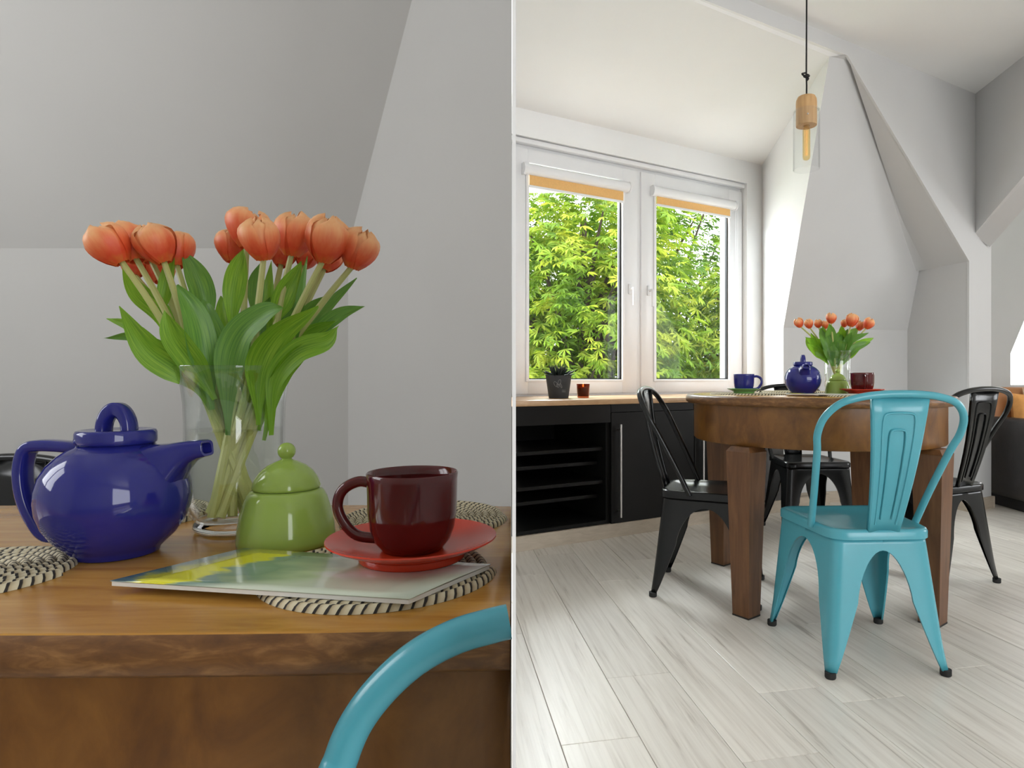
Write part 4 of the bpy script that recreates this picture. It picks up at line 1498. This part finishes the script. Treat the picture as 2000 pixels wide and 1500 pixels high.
for i, (px, py, sz, tx, dy, lb) in enumerate(hd_r):
    y = 2.66 + dy * 0.10
    lv = []
    for j in range(len(rl_leaf)):
        if j % len(hd_r) == i:
            pts, wd = rl_leaf[j]
            yy = [2.66, 2.66 + (-.02 if j % 2 else .0), 2.66 + (-.05 if j % 3 == 0 else .03)]
            yy[0] = 2.66 - 0.01
            lv.append(([P(a, b_, yy[q]) for q, (a, b_) in enumerate(pts)], wd * 1.35 / FPX * 2.66, random.Random(j).uniform(-.5, .5), j % 2))
    tulip(lb, VR, P(px, py, y), (tx, -0.15), sz * 0.98, lv, 300 + i, 2.66, 'tulips in the vase on the round table', vs=0.97)

# ================================================================== PENDANT LAMP
yl = 2.6
lx = WX(1575, yl)
lamp = thing('pendant_lamp', 'pendant lamp with wooden cap and clear glass cylinder over the table', 'pendant lamp', (lx, yl, CEIL))
zc1 = CAMZ + (CY - 187) / FPX * yl - CEIL
zc0 = CAMZ + (CY - 246) / FPX * yl - CEIL
zg1 = CAMZ + (CY - 214) / FPX * yl - CEIL
zg0 = CAMZ + (CY - 331) / FPX * yl - CEIL
kn = CAMZ + (CY - 148) / FPX * yl - CEIL
obj('cord', MB().tube([(0, 0, 0), (0.001, 0, kn / 2), (-0.0005, 0, kn), (0.001, 0, (kn + zc1) / 2), (0, 0, zc1 - 0.01)], 0.0035, 8), M['cord'], lamp)
obj('knot', MB().tube(catmull([(0, 0, kn + 0.012), (-0.010, 0.004, kn + 0.012), (-0.017, 0, kn + 0.008), (-0.012, -0.006, kn - 0.002), (0.004, -0.007, kn - 0.006), (0.011, 0, kn), (0.006, 0.007, kn + 0.008), (-0.008, 0.006, kn), (0.006, -0.004, kn - 0.012), (0.002, 0, kn - 0.02)], 5), 0.0035, 8), M['cord'], lamp)
obj('ceiling_rose', MB().lathe([(0, 0), (0.045, 0), (0.045, -0.012), (0.03, -0.02), (0, -0.02)], 32), M['wood_lamp'], lamp)
obj('wooden_cap', MB().lathe([(0.0, zc1), (0.022, zc1 - 0.001), (0.034, zc1 - 0.006), (0.0395, zc1 - 0.018), (0.0405, zc1 - 0.03), (0.0405, zc0 + 0.002), (0.0395, zc0), (0.013, zc0), (0.013, zc0 + 0.01), (0, zc0 + 0.01)], 40), M['wood_lamp'], lamp, angle=35)
rg = 0.0515
obj('glass_shade', MB().lathe([(0.0415, zg1 - 0.004), (0.046, zg1 - 0.002), (0.050, zg1 - 0.006), (rg, zg1 - 0.016), (rg, zg0), (rg - 0.0025, zg0), (rg - 0.0025, zg1 - 0.016), (0.0475, zg1 - 0.009), (0.0415, zg1 - 0.007)], 48, closed=True), M['lampglass'], lamp, angle=60)
for k in range(3):
    a = 2 * PI * k / 3 - 1.8
    obj('screw', MB().lathe([(0, 0), (0.003, 0), (0.003, 0.004), (0, 0.005)], 10, Matrix.Translation((0.0405 * math.cos(a), 0.0405 * math.sin(a), (zc0 + zg1) / 2)) @ Matrix.Rotation(a, 4, 'Z') @ Matrix.Rotation(PI / 2, 4, 'Y')), M['steel'], lamp)
zb0 = CAMZ + (CY - 313) / FPX * yl - CEIL
blb = obj('bulb', MB().lathe([(0.0085, zc0 - 0.004), (0.012, zc0 - 0.010), (0.0145, zc0 - 0.018), (0.0145, zb0 + 0.014), (0.0125, zb0 + 0.005), (0.007, zb0 + 0.001), (0, zb0)], 28), M['amber'], lamp, angle=70)
obj('bulb_socket', MB().lathe([(0, zc0 + 0.008), (0.0115, zc0 + 0.008), (0.0115, zc0 - 0.006), (0.008, zc0 - 0.008), (0, zc0 - 0.008)], 20), M['brass'], lamp)
fz = MB()
for k in range(6):
    a = 2 * PI * k / 6
    fz.tube([(0.0065 * math.cos(a), 0.0065 * math.sin(a), zc0 - 0.016), (0.0055 * math.cos(a + .3), 0.0055 * math.sin(a + .3), zb0 + 0.02)], 0.0012, 5)
obj('filament', fz, M['filament'], blb)

# ================================================================== ON THE WORKTOP
yp = 3.52
pot = thing('potted_succulent', 'spiky dark succulent in a charcoal pot on the worktop', 'potted plant', (WX(1091, yp), yp, ZC))
obj('pot', MB().lathe([(0, 0), (0.052, 0), (0.054, 0.002), (0.0715, 0.122), (0.0722, 0.126), (0.069, 0.126), (0.067, 0.118), (0.0655, 0.112), (0, 0.112)], 48), M['pot'], pot, angle=50)
obj('soil', MB().lathe([(0.0655, 0.1125), (0, 0.116)], 30), M['soil'], pot)
rng = random.Random(5)
for k in range(70):
    a = rng.uniform(0, 2 * PI)
    el = rng.uniform(0.05, 1.45)
    L = rng.uniform(0.055, 0.085)
    r0 = rng.uniform(0.0, 0.035)
    b0 = Vector((r0 * math.cos(a), r0 * math.sin(a), 0.114))
    d = Vector((math.cos(a) * math.cos(el), math.sin(a) * math.cos(el), math.sin(el)))
    obj('spike_leaf', MB().tube([b0, b0 + d * L * 0.4 + Vector((0, 0, 0.004)), b0 + d * L * 0.8, b0 + d * L], [0.004, 0.0055, 0.0025, 0.0004], 6), M['succulent'], pot)
# line drawing of a flower on the pot
dr = MB()
def on_pot(a, z):
    r = 0.054 + (0.0715 - 0.054) * (z - 0.002) / 0.12 + 0.0006
    aa = -PI / 2 + a + 0.05
    return Vector((r * math.cos(aa), r * math.sin(aa), z))
for ca_, cz_, rx, rz2, ph in ((-0.28, 0.078, 0.16, 0.014, 0.5), (0.02, 0.088, 0.12, 0.015, -0.4), (0.15, 0.070, 0.10, 0.012, 0.9), (-0.10, 0.070, 0.10, 0.010, 0.2)):
    dr.tube([on_pot(ca_ + rx * math.cos(2 * PI * k / 14 + ph), cz_ + rz2 * math.sin(2 * PI * k / 14)) for k in range(15)], 0.0010, 5)
for k in range(3):
    dr.tube([on_pot(0.28 + 0.13 * k, 0.034), on_pot(0.30 + 0.13 * k, 0.050), on_pot(0.36 + 0.13 * k, 0.034)], 0.0010, 5)
obj('line_drawing', dr, M['chalk'], pot)['label'] = 'faint pale line drawing on the pot'

yc = 3.60
cd = thing('candle_glass', 'amber glass candle burning on the worktop beside the pot', 'candle', (WX(1139, yc), yc, ZC))
obj('glass', MB().lathe([(0, 0), (0.030, 0), (0.033, 0.003), (0.0375, 0.078), (0.0358, 0.078), (0.0315, 0.008), (0, 0.008)], 40), M['candleglass'], cd, angle=60)
obj('wax', MB().lathe([(0, 0.0085), (0.0308, 0.0085), (0.0338, 0.056), (0.020, 0.055), (0, 0.0545)], 36), M['wax'], cd, angle=60)
obj('wick', MB().tube([(0, 0, 0.054), (0.001, 0, 0.062)], 0.001, 6), M['cord'], cd)
obj('flame', MB().lathe([(0, 0.060), (0.0035, 0.064), (0.0040, 0.068), (0.0022, 0.075), (0, 0.081)], 14), M['flame'], cd, angle=80)

# ================================================================== SOFA IN THE NEXT ROOM
sf = thing('sofa', 'dark leather sofa with tan inside past the white post', 'sofa', (2.86, 3.30, 0))
obj('side_panel', MB().box((0, 0, 0.075), (0.10, 1.0, 0.592), 0.025), M['leather'], sf, angle=60)
obj('base', MB().box((0.101, 0.02, 0.075), (1.6, 1.0, 0.30), 0.02), M['leather'], sf, angle=60)
obj('plinth', MB().box((0.05, 0.05, 0), (1.55, 1.25, 0.073), 0.004), M['gasket'], sf)
obj('seat_cushion', MB().box((0.105, 0.03, 0.302), (1.6, 1.05, 0.44), 0.05), M['tan'], sf, angle=60)
obj('backrest', MB().box((0.02, 1.06, 0.076), (1.6, 1.32, 0.785), 0.06), M['tan'], sf, angle=60)


def cushion(label, loc, rz, w_, h, d, mt, tilt):
    n = 14
    t = thing('cushion', label, 'cushion', loc, rz, 'cushions on the sofa')
    rows = [[], []]
    mb = MB()
    for sd in (1, -1):
        vs, fs = [], []
        for j in range(n + 1):
            for i in range(n + 1):
                u, v = -1 + 2 * i / n, -1 + 2 * j / n
                k = (1 - u ** 4) * (1 - v ** 4)
                pin = 1 - 0.07 * (1 - abs(u)) * abs(v) - 0.0
                vs.append(Vector((u * w_ / 2 * (1 - 0.08 * (1 - v * v) * u * u), sd * d / 2 * max(0, k) ** 0.6, (v * h / 2 * (1 - 0.08 * (1 - u * u) * v * v)) + h / 2)))
        for j in range(n):
            for i in range(n):
                q = j * (n + 1) + i
                fs.append((q, q + 1, q + n + 2, q + n + 1))
        mb.add([Matrix.Rotation(tilt, 4, 'X') @ a for a in vs], fs)
    obj('cushion_cover', mb, M[mt], t, angle=80)
    return t


cushion('round orange cushion on the sofa in the next room', (3.105, 4.235, 0.442), 0.10, 0.26, 0.31, 0.12, 'orange', -0.10)
cushion('pale peach cushion corner behind the orange cushion on the sofa', (3.26, 4.29, 0.442), -0.10, 0.30, 0.35, 0.08, 'peach', -0.12)

# ================================================================== THE NOOK TABLE (left)
ZL = 0.68
HC = CAMZ - ZL
DY = lambda py, dz=0.0: FPX * (HC - dz) / (py - CY)
ntb = thing('nook_table', 'honey-brown walnut table carrying the large teapot and tulips', 'table', (-0.45, 0.643, 0))
ax, by, ex = 0.86, 0.221, 2.7


def sup(a_, b_, z, n=120, e=ex):
    out = []
    for k in range(n):
        a = 2 * PI * k / n
        c, s_ = math.cos(a), math.sin(a)
        out.append(Vector((math.copysign(abs(c) ** (2 / e), c) * a_, math.copysign(abs(s_) ** (2 / e), s_) * b_, z)))
    return out


def clip_part(me, base):
    """the table butts against the partition"""
    bm = bmesh.new()
    bm.from_mesh(me)
    no = Vector((1, -uL, 0)).normalized()
    co = Vector((uL * 0.6, 0.6, 0)) - Vector(base) - no * 0.0015
    res = bmesh.ops.bisect_plane(bm, geom=bm.verts[:] + bm.edges[:] + bm.faces[:], plane_co=co, plane_no=no, clear_outer=True)
    ed = [e for e in res['geom_cut'] if isinstance(e, bmesh.types.BMEdge)]
    if ed:
        bmesh.ops.holes_fill(bm, edges=ed, sides=0)
    bm.to_mesh(me)
    bm.free()
    return me


top = MB().loft([sup(ax - 0.006, by - 0.006, ZL - 0.031), sup(ax - 0.001, by - 0.001, ZL - 0.027), sup(ax, by, ZL - 0.018), sup(ax - 0.001, by - 0.001, ZL - 0.006), sup(ax - 0.005, by - 0.005, ZL - 0.0012)])
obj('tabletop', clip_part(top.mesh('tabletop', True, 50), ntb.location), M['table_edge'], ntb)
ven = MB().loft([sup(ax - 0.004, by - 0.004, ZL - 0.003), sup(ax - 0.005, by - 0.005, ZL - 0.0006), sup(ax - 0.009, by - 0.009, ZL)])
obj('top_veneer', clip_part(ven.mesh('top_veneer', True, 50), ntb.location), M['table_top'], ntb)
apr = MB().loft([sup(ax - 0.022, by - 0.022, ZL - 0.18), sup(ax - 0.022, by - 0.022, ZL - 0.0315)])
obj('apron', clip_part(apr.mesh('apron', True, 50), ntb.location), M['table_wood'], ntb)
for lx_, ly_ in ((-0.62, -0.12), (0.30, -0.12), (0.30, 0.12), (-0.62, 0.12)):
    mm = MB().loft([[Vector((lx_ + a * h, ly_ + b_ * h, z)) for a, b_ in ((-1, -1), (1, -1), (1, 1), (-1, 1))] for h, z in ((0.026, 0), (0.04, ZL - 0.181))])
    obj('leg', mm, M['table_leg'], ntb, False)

pn = Vector((1, -uL, 0)).normalized()


def clipfor(loc):
    return (Vector((uL * 0.6, 0.6, 0)) - Vector(loc) - pn * 0.002, pn)


zt3 = ZL + 0.0002
TPY = 0.62
teapot('large glossy blue teapot on the honey-brown table, left of the vase', (WX(228, TPY), TPY, zt3), 0.0)
VY = 0.722
VL = Vector((WX(460, VY), VY, zt3))
vase('clear glass vase of orange tulips beside the large teapot', VL)
BY = 0.659
sugar_bowl('apple-green sugar bowl in front of the large vase', (WX(560, BY), BY, zt3))
CYd = 0.567
mz = zt3 + 0.0061
magazine('glossy magazine with yellow title lying under the red saucer', [(-0.3566, 0.5037), (-0.300, 0.600), (-0.062, 0.548), (-0.111, 0.4620)], mz)
saucer('red saucer on the magazine by the sugar bowl', (WX(806, CYd), CYd, mz + 0.0052), 'red')
cup('dark red cup on the red saucer by the sugar bowl', (WX(806, CYd), CYd, mz + 0.0052 + 0.0066), 0.0, 'maroon', 'cream')
for lab, (x, y), R, rz in (('round woven placemat under the magazine', (-0.16, 0.558), 0.105, 0.2), ('woven placemat at the near left corner of the honey-brown table', (-0.512, 0.55), 0.082, 1.0),
                           ('woven placemat behind the handle of the large teapot', (-0.53, 0.79), 0.092, 2.0), ('woven placemat behind the dark red cup at the partition', (-0.165, 0.768), 0.098, 3.0)):
    loc = Vector((x, y, zt3))
    placemat(lab, loc, R, 0.0, clipfor(loc))

# --- tulips of the large vase
def L(pts, wd, roll, tone=0, d=(0, 0)):
    n = len(pts)
    out = []
    for i, (a, b_) in enumerate(pts):
        y = VY + d[0] + (d[1] - d[0]) * i / (n - 1)
        out.append(P(a, b_, y))
    return (out, wd / FPX * VY, roll, tone)


tul = [
    (240, 514, 1.08, (-0.62, -0.25), -0.035, 0, 'large open tulip furthest left above the teapot', [L([(392, 770), (352, 725), (290, 680), (232, 598)], 58, 0.3, 0, (-0.02, -0.05)), L([(345, 690), (318, 620), (270, 575), (238, 520)], 46, -0.4, 0, (0.01, 0.0))]),
    (268, 510, 1.12, (-0.45, 0.05), -0.01, 0, 'tulip just right of the furthest left one', [L([(385, 760), (330, 700), (270, 658), (203, 660)], 26, 0.5, 1, (0, 0.01))]),
    (296, 512, 1.05, (-0.35, 0.1), 0.015, 0, 'slim tulip third from the left in the large vase', [L([(380, 740), (320, 690), (260, 640), (208, 622)], 28, 0.2, 0, (0.02, 0.03))]),
    (322, 514, 1.10, (-0.38, -0.15), -0.02, 0, 'narrow pointed tulip in front of the left cluster', [L([(415, 800), (398, 700), (380, 620), (346, 556)], 56, -0.3, 1, (-0.03, -0.05)), L([(312, 625), (324, 560), (340, 483)], 28, 0.3, 0, (0.0, 0.0))]),
    (346, 522, 1.12, (-0.22, 0.2), 0.03, 0, 'tulip at the right of the left cluster, by the dark leaf', [L([(402, 680), (398, 590), (382, 535), (356, 488)], 50, -0.2, 1, (0.03, 0.03))]),
    (262, 540, 0.80, (-0.30, 0.5), 0.06, 0, 'small shaded tulip low behind the left cluster', [L([(400, 790), (372, 700), (330, 640), (300, 560)], 40, -0.3, 1, (0.02, 0.04)), L([(410, 800), (380, 740), (330, 690), (268, 650)], 38, 0.2, 0, (-0.02, -0.03))]),
    (312, 552, 0.85, (-0.20, 0.5), 0.07, 0, 'small shaded tulip lowest behind the slim tulip', [L([(420, 780), (385, 715), (345, 660), (322, 606)], 56, 0.5, 0, (-0.035, -0.06))]),
    (455, 512, 1.00, (-0.12, 0.2), 0.035, 0, 'tulip behind the tallest one at the middle left', [L([(440, 800), (432, 690), (408, 620), (396, 585)], 46, 0.3, 1, (-0.01, 0.0)), L([(448, 690), (436, 620), (432, 578)], 30, 0.5, 0, (0.02, 0.03))]),
    (481, 486, 1.10, (0.10, 0.15), 0.01, 3, 'tallest tulip with one upright petal in the large vase', [L([(452, 660), (456, 580), (464, 530), (476, 486)], 42, 0.1, 0, (-0.02, -0.03))]),
    (516, 508, 1.08, (-0.05, -0.28), -0.045, 0, 'round tulip at the front middle of the large vase', [L([(445, 850), (448, 740), (468, 660), (515, 615), (552, 600)], 62, 0.5, 1, (-0.035, -0.06)), L([(500, 640), (498, 560), (512, 508)], 34, -0.4, 1, (0.02, 0.02))]),
    (548, 520, 0.80, (0.05, 0.5), 0.05, 0, 'tulip half hidden behind the round front one', [L([(500, 760), (520, 620), (530, 508)], 30, 0.3, 0, (0.03, 0.03)), L([(480, 800), (530, 690), (570, 620), (600, 560)], 44, 0.2, 1, (0.02, 0.03))]),
    (569, 500, 1.18, (0.18, -0.1), 0.0, 0, 'upright tulip right of the middle in the large vase', [L([(535, 640), (555, 575), (588, 510)], 44, -0.3, 0, (0, 0.0)), L([(505, 830), (505, 720), (545, 650), (622, 598)], 60, -0.4, 0, (-0.03, -0.05))]),
    (592, 522, 0.72, (0.15, 0.5), 0.06, 0, 'small red tulip hidden under the upright one', [L([(578, 680), (588, 590), (600, 500)], 20, 0.6, 1, (-0.01, -0.02))]),
    (631, 512, 1.20, (0.25, -0.2), -0.025, 0, 'large pale-topped tulip second from the right', [L([(530, 850), (538, 745), (580, 690), (640, 668), (662, 636)], 50, 0.5, 0, (-0.03, -0.05)), L([(560, 690), (600, 610), (638, 578)], 28, -0.3, 1, (0.01, 0.0))]),
    (632, 528, 0.80, (0.30, 0.4), 0.045, 0, 'small low tulip behind the pale-topped one', [L([(520, 800), (590, 670), (640, 600), (697, 543)], 28, 0.3, 1, (0.02, 0.04)), L([(505, 840), (550, 720), (600, 660), (655, 628)], 44, 0.4, 0, (0.0, 0.0)), L([(470, 830), (490, 700), (500, 630), (528, 580)], 46, -0.3, 1, (0.01, 0.03))]),
    (687, 524, 1.10, (0.42, -0.1), -0.01, 0, 'tulip furthest right in the large vase', [L([(560, 730), (620, 650), (665, 615), (713, 598)], 32, 0.3, 1, (0.0, 0.01)), L([(515, 860), (540, 750), (575, 695), (625, 662)], 40, -0.5, 0, (-0.02, -0.04))]),
]
for i, (px, py, sz, tilt, dy, opn, lb, lv) in enumerate(tul):
    tulip(lb, VL, P(px, py, VY + dy), tilt, sz * 0.85, lv, 40 + i, VY, 'tulips in the large vase', opn)

# --- chairs at the nook table
CHp = chair_meshes()['hoop_path']
chair('black metal chair behind the honey-brown table at the far left', 'black', (-1.145, 1.10, 0), PI - 0.1, 0.85)
# teal chair: only its back hoop rises into view, against the partition
nch = thing('metal_chair', 'teal chair hoop in front of the honey-brown table', 'chair', (0, 0, 0), 0, 'pressed metal chairs around the tables')
yh = 0.375
hp = [(652, 1560), (668, 1478), (700, 1405), (750, 1340), (815, 1283), (890, 1243), (960, 1222), (999, 1214)]
pth = []
for i, (px, py) in enumerate(hp):
    pth.append(P(px, py, yh + 0.012 * i / 7))
pth[-1] = Vector((uL * pth[-1].y - 0.002, pth[-1].y, pth[-1].z))
low = pth[0]
pth = [Vector((low.x + 0.006, low.y + 0.06, 0.40)), Vector((low.x + 0.000, low.y + 0.025, 0.50))] + pth
nch.location = (low.x, low.y + 0.05, 0)
hoop = obj('hoop', MB().tube(catmull(pth, 6), 0.0102, 14, up=(0, 1, 0)), M['teal'], nch, world=True)
b0 = Vector((low.x, low.y + 0.05, 0))
xr = uL * 0.40 - 0.008
obj('seat', MB().box((low.x - 0.01, low.y - 0.04, 0.375), (xr, low.y + 0.13, 0.398), 0.008), M['teal'], nch, world=True)
for yy in (low.y - 0.03, low.y + 0.11):
    obj('leg', MB().tube([(low.x + 0.01, yy, 0.376), (low.x - 0.01, yy, 0.0)], [0.02, 0.012], 8), M['teal'], nch, world=True)
    obj('leg', MB().tube([(xr - 0.02, yy, 0.376), (xr - 0.02, yy, 0.0)], [0.02, 0.012], 8), M['teal'], nch, world=True)
